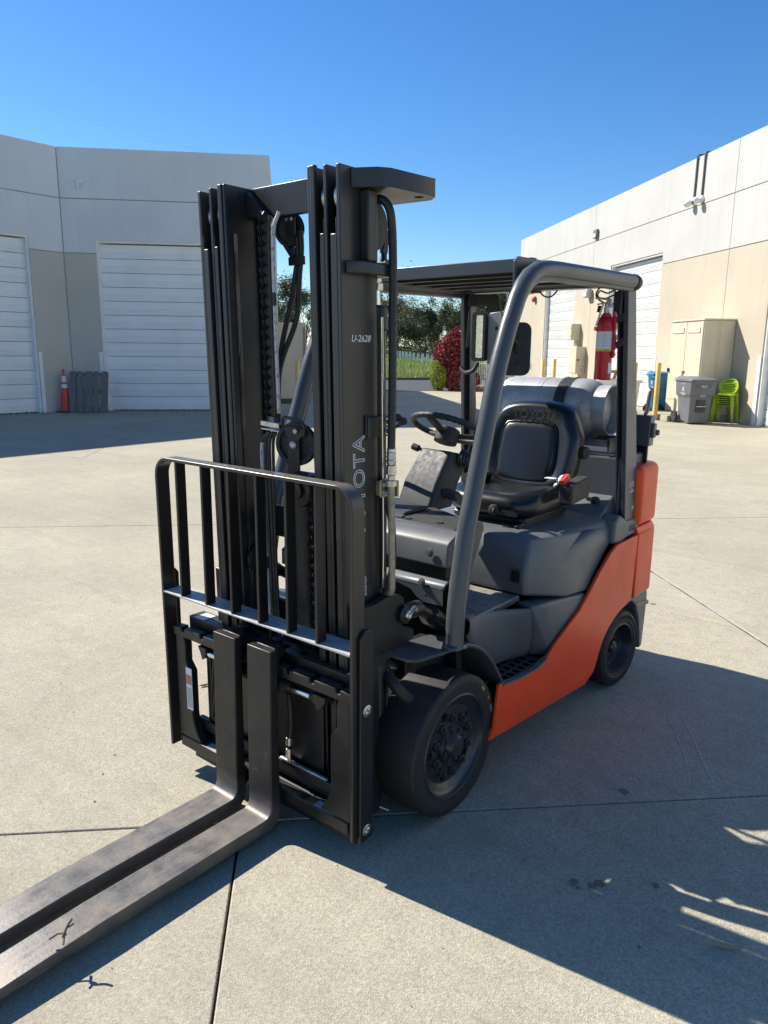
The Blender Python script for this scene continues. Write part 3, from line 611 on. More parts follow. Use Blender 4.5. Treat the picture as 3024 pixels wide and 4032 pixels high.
for pts in ([(-.355, -.44, .53), (-.372, -.435, .45), (-.40, -.43, .30), (-.402, -.425, .26), (-.385, -.425, .245), (-.30, -.42, .225)], [(-.335, -.44, .50), (-.355, -.435, .42), (-.388, -.43, .28), (-.388, -.425, .255), (-.37, -.425, .238), (-.30, -.42, .215)]):
    P(B().tube(spline(pts, 5), .0075, 8), 'side_shift_hose', HOSEM, bevel=0)
ho = P(B().tube(spline([(.065, -.44, .53), (.085, -.45, .48), (.088, -.45, .40), (.078, -.45, .33)], 5), .011, 10), 'side_shift_hose', HOSEM, bevel=0)
P(B().cyl((.078, -.45, .345), (.077, -.45, .315), .013, 12).cyl((.077, -.45, .30), (.076, -.45, .262), .0135, 6).cyl((.076, -.45, .262), (.076, -.45, .245), .009, 8), 'hose_fitting', STEEL, ho, bevel=.001)
for x in (-.197, -.004):
    P(B().lathe([(0, .0), (.021, 0), (.022, .004), (.019, .010), (0, .012)], (x, -.42, .690), (0, 0, 1), 18).cyl((x, -.42, .664), (x, -.42, .69), .011, 12), 'fork_lock_knob', PLAST, bevel=0)
P(B().tube(spline([(-.06, -.40, .664), (-.06, -.40, .70), (-.045, -.40, .725), (-.025, -.40, .722), (-.015, -.40, .69), (-.015, -.40, .664)], 5), .009, 10), 'lifting_eye', BLK, bevel=0)
for xa, xb in ((-.48, -.42), (.35, .384)): P(B().box(xa, xb, -.435, -.375, .6655, .667), 'beam_label', LABW, bevel=0)
lb = P(B().box(-.478, -.440, -.4902, -.4888, .29, .47), 'warning_label', LABW, bevel=0)
P(B().box(-.476, -.442, -.4910, -.4904, .40, .44), 'label_picture', lettering('faded_red', (.45, .18, .14)), lb, bevel=0); P(B().box(-.474, -.444, -.4910, -.4904, .30, .385), 'label_text', GREYP, lb, bevel=0)
for xa, xb, mt_ in ((.195, .235, lettering('faded_orange', (.36, .09, .03))), (.237, .335, GREYP), (-.37, -.30, GREYP)): P(B().box(xa, xb, -.487, -.456, .1585, .1595), 'lower_label', mt_, bevel=0)
P(B().mesh(plate([circ(0, 0, .11, 24, .20)], .012), frame((.215, -.27, .36), (1, 0, 0), (0, 0, 1))).box(.10, .33, -.20, -.19, .12, .60), 'axle_cover', BLK, bevel=.004)
# ---- load backrest
lbr = B(); xo0, xo1, zt = -.585, .443, 1.314; yb0, yb1 = -.513, -.455; th = .0125; rad = .075
def arcpts(cx, cz, r, a0, a1, n=7): return [(cx+r*math.cos(R(a0+(a1-a0)*i/n)), cz+r*math.sin(R(a0+(a1-a0)*i/n))) for i in range(n+1)]
out = [(xo0+.012, .108)]+arcpts(xo0+rad, zt-rad, rad, 180, 90)+arcpts(xo1-rad, zt-rad, rad, 90, 0)+[(xo1, .115)]
inn = [(xo1-th, .115)]+arcpts(xo1-rad, zt-rad, rad-th, 0, 90)+arcpts(xo0+rad, zt-rad, rad-th, 90, 180)+[(xo0+.012+th, .108)]
vs = [(x, yb0, z) for x, z in out+inn]+[(x, yb1, z) for x, z in out+inn]; no = len(out); N = 2*no; fs = []
for i in range(no-1):
    j = N-1-i; fs += [(i, i+1, j-1, j), (N+i, N+j, N+j-1, N+i+1), (i, N+i, N+i+1, i+1), (j, j-1, N+j-1, N+j)]
fs += [(0, N-1, 2*N-1, N), (no-1, N+no-1, N+no, no)]
bk = P(B().add(vs, fs), 'backrest_frame', BLKD, bevel=.0025)
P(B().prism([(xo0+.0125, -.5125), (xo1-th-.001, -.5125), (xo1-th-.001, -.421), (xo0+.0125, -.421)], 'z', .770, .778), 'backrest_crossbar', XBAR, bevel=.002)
for x in (-.450, -.297, -.147, 0, .145, .283):
    P(B().box(x-.006, x+.006, -.512, -.470, .7785, 1.302), 'backrest_bar', BLK, bevel=.002)
for s, x in ((1, .4435), (-1, -.586)):
    x0, x1 = (x, x+.012) if s > 0 else (x-.012, x)
    ml = P(B().prism([(-.488, .100), (-.424, .105), (-.424, .832), (-.440, .852), (-.468, .852), (-.488, .826)], 'x', x0, x1), 'mount_plate', BLK, bevel=.003)
    for z in (.575, .142):
        xx = x1+.0005 if s > 0 else x0-.0005
        P(B().lathe([(.016, 0), (.020, .001), (.016, .003)], (xx, -.456, z), (s, 0, 0), 20).lathe([(0, 0), (.0105, 0), (.0105, .004), (.007, .007), (0, .006)], (xx, -.456, z), (s, 0, 0), 6), 'mount_bolt', STEEL, ml, bevel=0)
bt = text('R-541', .030, frame((-.205, -.485, 1.3145), (-1, 0, 0), (0, -1, 0)), shear=.3); P(bt, 'chalk_number', GREYP, bk, bevel=0)
# ---- forks
def fork(x0):
    x1 = x0+.1226; yb, yf = -.5055, -.5376
    pr = [(yb, .700), (yf, .700), (yf-.010, .20)]+[(yf-.010-.030*(1-math.cos(R(a))), .072+.036-.036*math.sin(R(a))) for a in (0, 22, 45, 68, 90)]
    pr += [(-1.2, .0705), (-1.70, .052), (-1.735, .040), (-1.735, .030), (-1.2, .024), (-.60, .022)]
    pr += [(yb-.055+.055*math.sin(R(a)), .022+.055-.055*math.cos(R(a))) for a in (0, 30, 60, 90)]
    f = P(B().prism(pr, 'x', x0, x1), 'fork', FORKM, bevel=.004, seg=3)
    P(B().prism([(yb+.001, .700), (yb+.001, .60), (yb+.022, .60), (yb+.022, .655), (yb+.052, .668), (yb+.052, .690), (yb+.03, .702)], 'x', x0+.012, x1-.012), 'fork_hook', GREASE, f, bevel=.004)
    P(B().prism([(yb+.001, .10), (yb+.001, .17), (yb+.02, .17), (yb+.02, .10)], 'x', x0+.012, x1-.012), 'fork_hook', GREASE, f, bevel=.004)
fork(-.2281); fork(-.0378)
# ---- chassis, axle
P(B().box(-.30, .30, -.10, 1.60, .13, .40).box(-.44, .44, .30, 1.15, .13, .40), 'chassis', GREASE, bevel=.01)
P(B().tube([(-.49, 0, .268), (.30, 0, .268)], .085, 16).box(-.25, .25, -.15, .2, .15, .42), 'drive_axle', GREASE, bevel=0)
P(B().box(-.43, .40, .14, .18, .40, .90).box(-.36, .36, .18, .6, .38, .66), 'firewall', GREASE, bevel=.004)
P(B().tube(spline([(.30, -.18, .58), (.36, -.2, .55), (.40, -.16, .49), (.41, -.06, .45)], 5), .022, 10), 'brake_hose', PLAST, bevel=0)
# ---- drive wheels
PAT = (('PS1000', 62, .0155), ('335x202x282', 172, .0105), ('SMOOTH', 222, .014), ('PREMIUM', -60, .014))
def drive_wheel(s):
    cx = .405; RR = .2715
    def L(prof, cl=True, n=56): return sgn(B().lathe(prof, (cx, 0, .2715), (1, 0, 0), n, cl), s)
    wd = .1015
    ty = L([(.196, wd-.010), (.203, wd-.003), (.212, wd-.004), (.222, wd-.001), (.246, wd+.002), (.252, wd+.001), (.264, wd-.003), (.2695, wd-.010), (RR, wd-.024), (RR, -wd+.04), (.268, -wd+.016), (.25, -wd), (.196, -wd+.01)])
    whl = D.objects.new('drive_wheel', None); COL.objects.link(whl); whl.parent = fl
    ty = P(ty, 'tyre', RUB, whl, bevel=0, ang=25)
    rim = L([(.2015, wd-.006), (.197, wd-.002), (.190, wd-.004), (.187, wd-.014), (.186, .086), (.174, .076), (.154, .070), (.148, .062), (.18, .040), (.196, -.02), (.196, wd-.02)])
    P(rim, 'rim', WHB, whl, bevel=0)
    holes = [circ(.128*math.cos(R(a)), .128*math.sin(R(a)), .0165, 14) for a in [36+72*k for k in range(5)]]
    dm = B().mesh(plate([circ(0, 0, .152, 48)]+holes, .012), frame((cx+.062, 0, .2715), (0, 1, 0), (0, 0, 1)))
    P(sgn(dm, s), 'wheel_disc', WHB, whl, bevel=.001)
    P(L([(0, .0), (.072, .0), (.072, .080), (.069, .084), (.048, .085), (.046, .088), (.043, .100), (.036, .108), (0, .111)], False), 'hub', WHB, whl, bevel=0)
    nut = None
    for k in range(10):
        if k % 5 == 4 and False: continue
        a = R(18+36*k)
        if k % 2 == 0: rad_, r1, h0, h1 = .108, .0175, .068, .088
        else: rad_, r1, h0, h1 = .108, .0175, .068, .088
        y, z = rad_*math.cos(a), .2715+rad_*math.sin(a)
        P(sgn(B().cyl((cx+.0665, y, z), (cx+.071, y, z), .021, 16).cyl((cx+h0, y, z), (cx+h1, y, z), r1, 6).cyl((cx+h1, y, z), (cx+h1+.010, y, z), .009, 10), s), 'lug_nut', WHB, whl, bevel=.0012)
    for k in range(8):
        a = R(10+45*k); y, z = .060*math.cos(a), .2715+.060*math.sin(a)
        P(sgn(B().cyl((cx+.083, y, z), (cx+.094, y, z), .0085, 6), s), 'hub_bolt', WHB, whl, bevel=.001)
    if s > 0:
        for body, a0, sz in PAT:
            n = len(body)
            bb = B()
            for i, c in enumerate(body):
                a = R(a0)-(i-n/2+.5)*sz*.82/.232; d = Vector((0, -math.cos(a), 0))+Vector((0, 0, math.sin(a))); d = Vector((0, math.cos(a)*1, math.sin(a)))
                tdir = Vector((0, math.sin(a), -math.cos(a)))
                if a0 == 62: pass
                t_ = text(c, sz, frame(Vector((cx+wd+.0012, 0, .2715))+d*.232, tdir, d), th=.0006); bb.add(t_.v, t_.f)
            P(bb, 'tyre_lettering', simple('raised_rubber', (.055, .052, .048), .8), whl, bevel=0)
        for a, c, ln in ((46, (.30, .22, .05), .016), (30, (.50, .12, .06), .007), (16, (.03, .26, .24), .018)):
            d = Vector((0, math.cos(R(a)), math.sin(R(a)))); t_ = Vector((0, -d.z, d.y)); bb = B()
            bb.mesh(plate([rrect(-ln, ln, -.0055, .0055, .005)], .0008), frame(Vector((cx+wd+.0016, 0, .2715))+d*.243, t_, d)); P(bb, 'tyre_paint_mark', lettering('tyre_mark_%d' % a, c), whl, bevel=0)
drive_wheel(1); drive_wheel(-1)
# ---- steer wheels (slightly turned)
def steer_wheel(s):
    whl = D.objects.new('steer_wheel', None); COL.objects.link(whl); whl.parent = fl; whl.location = (.462*s, 1.4826, .2035); whl.rotation_euler = (0, 0, R(-5) if s > 0 else R(-5))
    wd = .072
    def L(prof, cl=True, n=48): return sgn(B().lathe(prof, (0, 0, 0), (1, 0, 0), n, cl), s)
    P(L([(.134, wd-.008), (.140, wd-.002), (.146, wd-.003), (.152, wd+.001), (.184, wd+.001), (.196, wd-.006), (.2005, wd-.016), (.2035, wd-.03), (.2035, -wd+.03), (.196, -wd+.004), (.15, -wd), (.134, -wd+.01)]), 'tyre', RUB, whl, bevel=0, ang=25)
    rib = B()
    for k in range(64):
        a = 2*math.pi*k/64; d = Vector((0, math.cos(a), math.sin(a))); t_ = Vector((0, -math.sin(a), math.cos(a))); rib.obox(Vector(((wd+.0025)*s, 0, 0))+d*.172, d*.008+t_*.004, t_*.0022, Vector((.0012, 0, 0)))
    P(rib, 'sidewall_ribs', RUB, whl, bevel=0)
    P(L([(0, -.03), (.139, -.03), (.139, wd-.005), (.132, wd-.003), (.128, wd-.012), (.126, .020), (.118, .004), (.100, -.002), (.098, .004), (.062, .006), (.058, .016), (.050, .018), (.046, .010), (.034, .012), (.032, .032), (.024, .040), (0, .042)], False), 'rim', WHB, whl, bevel=0)
steer_wheel(1); steer_wheel(-1)
# ---- body side panels
def body_panel(s):
    o = [(.222, .198), (.259, .434), (.282, .430), (.429, .407), (.557, .402), (.600, .404), (.642, .416), (.680, .434), (.710, .454), (.806, .494), (.96, .556), (1.048, .613), (1.149, .689), (1.273, .764), (1.346, .790), (1.612, .792), (1.588, .440), (1.55, .436), (1.461, .423), (1.40, .405), (1.351, .385), (1.305, .360), (1.266, .330), (1.235, .295), (1.208, .250), (1.18, .205), (1.150, .168), (1.104, .125), (.952, .139), (.794, .153), (.50, .176)]
    bm = bmesh.new(); f = bm.faces.new([bm.verts.new((.53, y, z)) for y, z in o])
    bmesh.ops.bisect_plane(bm, geom=bm.verts[:]+bm.edges[:]+bm.faces[:], plane_co=(0, .2, .262), plane_no=(0, .085, 1))
    r_ = bmesh.ops.extrude_face_region(bm, geom=bm.faces[:]); [setattr(v.co, 'x', .511) for v in r_['geom'] if isinstance(v, bmesh.types.BMVert)]
    bm.verts.index_update(); bb = B().add([v.co[:] for v in bm.verts], [[v.index for v in f.verts] for f in bm.faces]); bm.free()
    def tp(v):
        zc = .262-.085*(v.y-.2); x = v.x
        if v.z < zc-.002 and x > .5: x -= (zc-v.z)*.30
        return (x*s, v.y, v.z)
    return P(bb.tf(tp), 'side_panel', ORNG, bevel=.006, seg=3)
for s in (1, -1): body_panel(s)
P(B().box(-.468, .468, 1.14, 1.60, .44, .60).box(-.40, .40, 1.12, 1.20, .15, .44).box(-.34, .34, 1.2, 1.75, .2, .44), 'wheel_arch', GREASE, bevel=.005)
# ---- counterweight
def cwo(y0, x, y1, r=.09, n=6): return [(-x, y0), (x, y0)]+[(x-r+r*math.cos(R(a)), y1-r+r*math.sin(R(a))) for a in range(0, 91, 15)]+[(-x+r-r*math.cos(R(a)), y1-r+r*math.sin(R(a))) for a in range(90, -1, -15)]
cw = P(B().prism(cwo(1.618, .530, 1.915), 'z', .442, .796), 'counterweight', ORNG, bevel=.010, seg=3)
P(B().prism(cwo(1.606, .5285, 1.905), 'z', .830, 1.150, None).tf(lambda v: (v.x, v.y, v.z)), 'counterweight_top', ORNG, cw, bevel=.035, seg=5)
P(B().prism(cwo(1.612, .530, 1.915), 'z', .797, .829, cwo(1.606, .518, 1.895)), 'counterweight_ledge', ORNG, cw, bevel=.003)
bp = P(B().prism([(1.60, .438), (1.86, .438), (1.868, .372), (1.845, .105), (1.80, .100), (1.78, .20), (1.755, .285), (1.715, .355), (1.66, .405)], 'x', -.515, .515), 'rear_bumper', CHAR, bevel=.012, seg=3)
P(B().prism([(1.66, .40), (1.873, .370), (1.873, .345), (1.70, .37)], 'x', .505, .524), 'bumper_ridge', CHAR, bp, bevel=.006)
dk = P(B().box(-.46, .46, 1.50, 1.60, .80, 1.203).box(-.46, .46, 1.60, 1.84, 1.10, 1.205), 'rear_cover', CHAR, bevel=.016, seg=3)
P(B().box(-.40, .44, 1.62, 1.86, 1.150, 1.20), 'top_cover', GUARD, dk, bevel=.02, seg=3)
P(B().prism([(1.28, .88), (1.52, 1.012), (1.52, .80), (1.28, .78)], 'x', -.42, .43), 'rear_deck', CHAR, bevel=.012, seg=3)
P(B().lathe([(0, 0), (.022, 0), (.024, .004), (.024, .016), (.018, .022), (0, .022)], (.36, 1.43, .972), (0, -.3, 1), 14), 'radiator_cap', PLAST, dk, bevel=0)
# ---- hood (seat deck)
hp = [(.44, .585, .698), (.50, .863, .635), (.502, 1.09, .612), (.488, 1.36, .795), (.482, 1.405, .87), (.44, .588, .842), (.50, .765, .813), (.504, .84, .782), (.42, .640, .930), (.455, .80, .918), (.468, 1.05, .905), (.462, 1.34, .90), (.40, 1.44, .925)]
hull = P(B().hull(hp+[(-x, y, z) for x, y, z in hp]), 'engine_hood', CHAR, bevel=.015, seg=4)
hn = P(B().box(.374, .418, .5775, .584, .752, .806), 'latch_recess', simple('recess_black', (.004, .004, .004), .9), hull, bevel=0)
fr_ = plate([rrect(-.0265, .0265, -.032, .032, .010), rrect(-.021, .021, -.0265, .0265, .008)], .008)
hn2 = P(B().mesh(fr_, frame((.396, .5795, .779), (1, 0, 0), (0, .02, 1))), 'latch_frame', GUARD, hull, bevel=.001)
P(B().box(.30, .41, .80, .86, .9245, .9255).box(.34, .44, .875, .93, .9225, .9235), 'hood_label', LABW, hull, bevel=0)
# ---- floor, mat, skirts, step
P(B().box(-.44, .40, .14, .62, .655, .680), 'floor_plate', CHAR, bevel=.004)
mat_ = B().box(-.42, .405, .20, .60, .681, .690)
for k in range(15):
    for j in range(9): 
        if (k+j) % 2 == 0: mat_.box(-.40+.052*k, -.36+.052*k, .23+.04*j, .25+.04*j, .690, .6915)
P(mat_, 'floor_mat', MATTE, bevel=.001)
for s in (1, -1):
    lip = [(.470, .10, .735), (.432, .17, .722), (.392, .22, .700), (.392, .275, .688), (.402, .36, .678), (.422, .43, .672), (.458, .485, .668), (.494, .535, .664)]
    bot = [(.45, .13, .65), (.43, .18, .61), (.415, .21, .585), (.405, .26, .515), (.395, .34, .42), (.392, .44, .402), (.41, .54, .402), (.446, .638, .402)]
    fs_ = B(); nl = len(lip); rows = [[(x-.02, y, z-.004) for x, y, z in lip], [(x-.004, y, z+.006) for x, y, z in lip], [(x+.008, y, z) for x, y, z in lip], [(lip[i][0]*.86+bot[i][0]*.14+.012, lip[i][1]*.8+bot[i][1]*.2, lip[i][2]*.82+bot[i][2]*.18) for i in range(nl)], [(lip[i][0]*.4+bot[i][0]*.6+.012, lip[i][1]*.4+bot[i][1]*.6, lip[i][2]*.4+bot[i][2]*.6) for i in range(nl)], bot, [(x-.04, y, z) for x, y, z in bot]]
    fs_.add([p_ for r_ in rows for p_ in r_], [(i*nl+k, i*nl+k+1, (i+1)*nl+k+1, (i+1)*nl+k) for i in range(len(rows)-1) for k in range(nl-1)], True)
    P(sgn(fs_, s), 'front_skirt', CHAR, bevel=0, ang=70, sub=1)
    rsk = [(.40, .585, .664), (.490, .560, .664), (.503, .70, .655), (.508, 1.07, .607), (.40, 1.10, .605), (.436, .662, .402), (.478, .70, .398), (.508, .73, .40), (.512, .84, .47), (.512, 1.02, .57), (.40, .70, .40)]
    P(sgn(B().hull(rsk), s), 'rear_skirt', CHAR, bevel=.014, seg=3)
    cells = [rrect(x, x+.030, y, y+.026, .004, 1) for x in (.375, .42, .465) for y in (.37, .413, .456, .50, .545, .59)]
    P(sgn(B().mesh(plate([[(.35, .335), (.510, .335), (.512, .55), (.508, .655), (.35, .655)]]+cells, .006), Matrix.Translation((0, 0, .4035))), s), 'step_plate', PLAST, bevel=.001)
    P(sgn(B().prism([(.276, .430), (.43, .409), (.56, .404), (.655, .420), (.655, .414), (.56, .397), (.43, .402), (.276, .422)], 'x', .505, .5345), s), 'step_edge', CHAR, bevel=.002)
    # fender
    fp = spline([(-.290, .704), (-.235, .694), (-.10, .680), (.00, .670), (.06, .660), (.12, .638), (.185, .594), (.249, .532), (.30, .465), (.332, .418)], 4)if False else [(-.277, .702), (-.235, .695), (-.10, .680), (-.02, .672), (.047, .663), (.097, .647), (.14, .625), (.18, .597), (.22, .562), (.255, .522), (.285, .482), (.312, .442), (.330, .412)]
    fe = B().strip(fp, .345, .505, .012).tf(lambda v: (v.x-(max(0, -.23-v.y)*.55 if v.x > .45 else 0), v.y, v.z))
    P(sgn(fe, s), 'fender', GUARD, bevel=.003)
    P(sgn(B().box(.30, .346, -.06, .34, .42, .66), s), 'fender_inner', GREASE, bevel=.004)
    P(sgn(B().lathe([(.030, 0), (.052, 0), (.050, .006), (.034, .016), (.030, .016)], (.50, -.028, .672), (0, .15, 1), 20).tf(lambda v: (min(v.x, .532), v.y, v.z)), s), 'weld_collar', GUARD, bevel=0)
# ---- cowl
cwl = P(B().prism([(.033, .934), (.043, 1.015), (.052, 1.028), (.115, 1.058), (.14, 1.056), (.14, .93)], 'x', -.44, .415).tf(lambda v: (v.x, v.y, v.z+(.003 if v.x > 0 else .0))), 'cowl_panel', CHAR, bevel=.007, seg=3)
P(B().box(-.43, .40, .05, .12, .885, .932), 'cowl_gap', GREASE, bevel=0)
fl_ = B().mesh(plate([[(-.44, .80), (-.05, .80), (.09, .800), (.12, .806), (.15, .838), (.20, .852), (.27, .838), (.30, .812), (.33, .800), (.415, .800), (.415, .862), (-.44, .862)], circ(.345, .825, .006, 10)], .008), frame((0, .010, 0), (1, 0, 0), (0, 0, 1)))
fl_.prism([(.006, .858), (.006, .866), (.03, .880), (.06, .892), (.06, .884), (.034, .872), (.014, .858)], 'x', -.44, .415)
P(fl_, 'cowl_flange', CHAR, bevel=.002)
tp = [(-.43, .118), (.392, .118), (.40, .20), (.372, .29), (.27, .325), (.14, .385), (0, .44), (-.17, .47), (-.43, .47)]
ct = P(B().prism(tp, 'z', 1.030, 1.066), 'dash_top', PLAST, bevel=.010, seg=3)
P(B().obox((.02, .150, 1.0675), (.10, 0, 0), (0, .014, .002), (0, 0, .006)), 'dash_trim', GUARD, ct, bevel=.004)
P(B().prism([(.16, 1.066), (.30, 1.066), (.36, 1.072), (.34, 1.084), (.20, 1.080)], 'x', -.30, .10), 'dash_cluster', PLAST, ct, bevel=.012, seg=3)
for x, y in ((.145, .150), (.285, .17)):
    P(B().lathe([(.006, 0), (.014, 0), (.014, .003), (.006, .003)], (x, y, 1.0665), (0, 0, 1), 14).cyl((x-.012, y, 1.070), (x+.012, y, 1.070), .003, 6), 'dash_screw', GREASE, ct, bevel=0)
for x, y, z in ((.338, .0325, .985), (.325, .004, .874)): P(B().lathe([(0, .012), (.008, .012), (.0085, .004), (.016, .003), (.017, 0)], (x, y, z), (0, -1, .1), 16), 'cowl_bolt', CHAR, cwl, bevel=0)
P(B().prism([(.085, .80), (.115, .79), (.150, .93), (.215, 1.058), (.212, 1.085), (.195, 1.094), (.165, 1.094), (.125, 1.02)], 'x', .436, .458), 'leg_guard', simple('guard_plastic', (.085, .078, .07), .55), bevel=.008, seg=3)
# ---- overhead guard
og = [(.500, -.030, .672), (.500, -.020, .85), (.496, .030, 1.09), (.492, .075, 1.22), (.485, .148, 1.43), (.479, .222, 1.64), (.475, .295, 1.80)]
og2 = [(.472, .355, 1.905), (.471, .395, 1.955), (.470, .445, 1.995), (.470, .505, 2.020), (.470, .575, 2.030), (.470, .66, 2.034), (.470, 1.0, 2.040), (.470, 1.42, 2.046)]
def side_guard(s):
    pth = [Vector((x*s, y, z)) for x, y, z in spline(og, 4)+og2]
    t = P(B().tube(pth, .0335, 18), 'guard_leg', GUARD, bevel=0)
    pi_ = []
    for i, p in enumerate(pth):
        d = (pth[min(i+1, len(pth)-1)]-pth[max(i-1, 0)]).normalized(); nrm = Vector((s, 0, 0)).cross(d)*s; nrm = nrm if nrm.y > -.2 and nrm.z < .5 else -nrm
        pi_.append(p+nrm*.031+Vector((-.002*s, 0, 0)))
    pi_ = pi_[3:]
    P(B().tube(pi_, .0165, 8), 'guard_seam', GUARD, t, bevel=0)
    P(B().cyl((.470*s, 1.42, 2.046), (.470*s, 1.47, 2.040), .0375, 18), 'end_cap', PLAST, t, bevel=.012, seg=3)
    def lean(v): k = max(0, (v.z-.85)/1.19); return ((v.x-.030*k)*s, v.y-.105*k if False else v.y-(.108*k), v.z)
    pl = B().prism([(1.492, .86), (1.650, .86), (1.585, 2.05), (1.492, 2.05)], 'x', .478, .5005).box(.450, .478, 1.548, 1.556, .86, 2.04).box(.443, .450, 1.500, 1.556, .86, 2.04)
    pil = P(pl.tf(lean), 'rear_pillar', GUARD, bevel=.006, seg=3)
    fo = B().prism([(1.344, .906), (1.332, .794), (1.41, .776), (1.522, .793), (1.662, .793), (1.652, .878), (1.494, .886), (1.40, .93)], 'x', .425, .512)
    P(fo.tf(lambda v: (v.x*s, v.y, v.z)), 'pillar_foot', CHAR, pil, bevel=.014, seg=3)
    P(B().box(.5125*s-.0005, .5125*s+.0005, 1.525, 1.60, .822, .854), 'foot_slot', PLAST, pil, bevel=0)
    return pil
pilL = side_guard(1); side_guard(-1)
P(B().box(-.445, .405, .572, .580, 2.026, 2.078).box(-.445, .405, .5805, .615, 2.070, 2.079), 'front_header', GUARD, bevel=.003)
for s in (1, -1): P(sgn(B().prism([(.430, 1.958), (.430, 2.052), (.455, 2.070), (.66, 2.072), (.66, 2.05), (.50, 2.02)], 'x', .406, .418), s), 'guard_gusset', GUARD, bevel=.002)
for y in (.74, .90, 1.06, 1.22): P(B().prism([(y, 2.030), (y+.008, 2.028), (y+.030, 2.054), (y+.075, 2.056), (y+.075, 2.061), (y+.022, 2.060)], 'x', -.43, .43), 'roof_bar', GUARD, bevel=.002)
for x in (-.22, .22): P(B().box(x-.005, x+.005, .62, 1.39, 2.045, 2.060), 'roof_rib', GUARD, bevel=.002)
P(B().box(-.47, .47, .618, 1.39, 2.0625, 2.066), 'roof_shade_sheet', GUARD, bevel=0)  # added sheet that keeps the sun off the roof bars
P(B().box(-.448, .448, 1.395, 1.470, 2.024, 2.072), 'rear_header', GUARD, bevel=.004)
P(B().box(-.18, -.02, 1.40, 1.46, 2.015, 2.023).tube(spline([(.0, 1.40, 2.02), (.03, 1.39, 1.995), (.07, 1.39, 1.99), (.10, 1.40, 2.02)], 5), .004, 8), 'header_cable', PLAST, bevel=0)
# stickers on the left pillar
def onp(y, z): k = (z-.85)/1.19; return (.5012-.030*k, y-.108*k, z)
def stick(body, size, y, z, mat, name): P(text(body, size, frame(onp(y, z), (0, 1, 0), (-.025, -.09, 1)), th=.0004), name, mat, pilL, bevel=0)
stick('S S', .042, 1.575, 1.062, LABW, 'sticker_lettering'); stick('A', .048, 1.577, 1.062, ORGI, 'sticker_letter'); stick('ACTIVE', .009, 1.574, 1.036, LABW, 'sticker_line'); stick('STABILITY', .014, 1.574, 1.025, LABW, 'sticker_line')
P(B().mesh(plate([circ(0, 0, .019, 20, .026), circ(.002, .002, .013, 16, .020)], .0006), frame(onp(1.585, .945), (0, 1, .2), (-.025, -.3, 1))), 'green_sticker', GRNI, pilL, bevel=0)
P(B().mesh(plate([circ(.006, -.006, .007, 12, .009)], .0006), frame(onp(1.585, .945), (0, 1, .2), (-.025, -.3, 1))), 'sticker_detail', LABW, pilL, bevel=0)
# ---- work light on the left leg
wlp = B().prism([(.415, 1.668), (.395, 1.672), (.395, 1.845), (.402, 1.856), (.445, 1.860), (.452, 1.852), (.452, 1.790), (.475, 1.770), (.452, 1.682)], 'y', .288, .294)
wl_ = P(wlp, 'work_light', BARE, bevel=.002)
P(B().mesh(plate([rrect(.338, .396, 1.682, 1.860, .014), rrect(.348, .386, 1.694, 1.848, .006)], .020), frame((0, .276, 0), (1, 0, 0), (0, 0, 1))).box(.340, .394, .288, .312, 1.684, 1.858), 'light_housing', PLAST, wl_, bevel=.003)
P(B().box(.347, .387, .282, .2865, 1.693, 1.849), 'lens_bed', GLASSL, wl_, bevel=0)
for k in range(4):
    z = 1.713+.0385*k; P(B().lathe([(.002, .003), (.010, .002), (.016, -.004)], (.367, .280, z), (0, 1, 0), 16), 'led', GLASSL, wl_, bevel=0)
P(B().box(.3475, .3865, .2725, .2740, 1.6935, 1.8485), 'light_glass', NT('clear_glass').set((1, 1, 1), .02), wl_, bevel=0)
gm = D.materials['clear_glass'].node_tree.nodes['Principled BSDF']; gm.inputs['Transmission Weight'].default_value = 1.0; gm.inputs['IOR'].default_value = 1.1
for z in (1.80, 1.71): P(B().cyl((.432, .286, z), (.432, .288, z), .006, 10), 'light_bolt', PLAST, wl_, bevel=0)
# ---- mirror behind the leg
mi = P(B().mesh(plate([rrect(-.054, .054, -.10, .10, .030, 6)], .022), frame((.430, .440, 1.727), (.80, .60, 0), (0, .05, 1))), 'rear_view_mirror', PLAST, bevel=.008, seg=3)
P(B().mesh(plate([circ(0, 0, .016, 12, .03)], .016), frame((.448, .428, 1.74), (.8, .6, 0), (0, 0, 1))).tube([(.448, .42, 1.74), (.455, .37, 1.77), (.462, .29, 1.79)], .006, 8).cyl((.452, .43, 1.675), (.455, .424, 1.675), .009, 10), 'mirror_mount', PLAST, mi, bevel=0)
# ---- far right pillar things: guard hose, strap, black bracket
P(B().prism([(-.42, 2.02), (-.25, 2.015), (-.235, 2.0), (-.20, 1.87), (-.25, 1.87), (-.30, 1.955), (-.42, 1.955)], 'y', 1.38, 1.40), 'camera_bracket', PLAST, bevel=.004)
P(B().tube(spline([(-.44, 1.36, 1.63), (-.40, 1.35, 1.605), (-.35, 1.35, 1.62), (-.33, 1.36, 1.66)], 5), .012, 8), 'pillar_hose', HOSEM, bevel=0)
P(B().tube(spline([(-.39, 1.36, 2.0), (-.40, 1.36, 1.8), (-.41, 1.37, 1.74)], 5), .006, 8), 'pillar_cable', PLAST, bevel=0)
# ---- seat belt webbing right side
P(B().obox((-.27, 1.25, 1.28), (.0035, 0, 0), (0, .012, 0), (.02, .03, .13)), 'belt_webbing', PLAST, bevel=0)
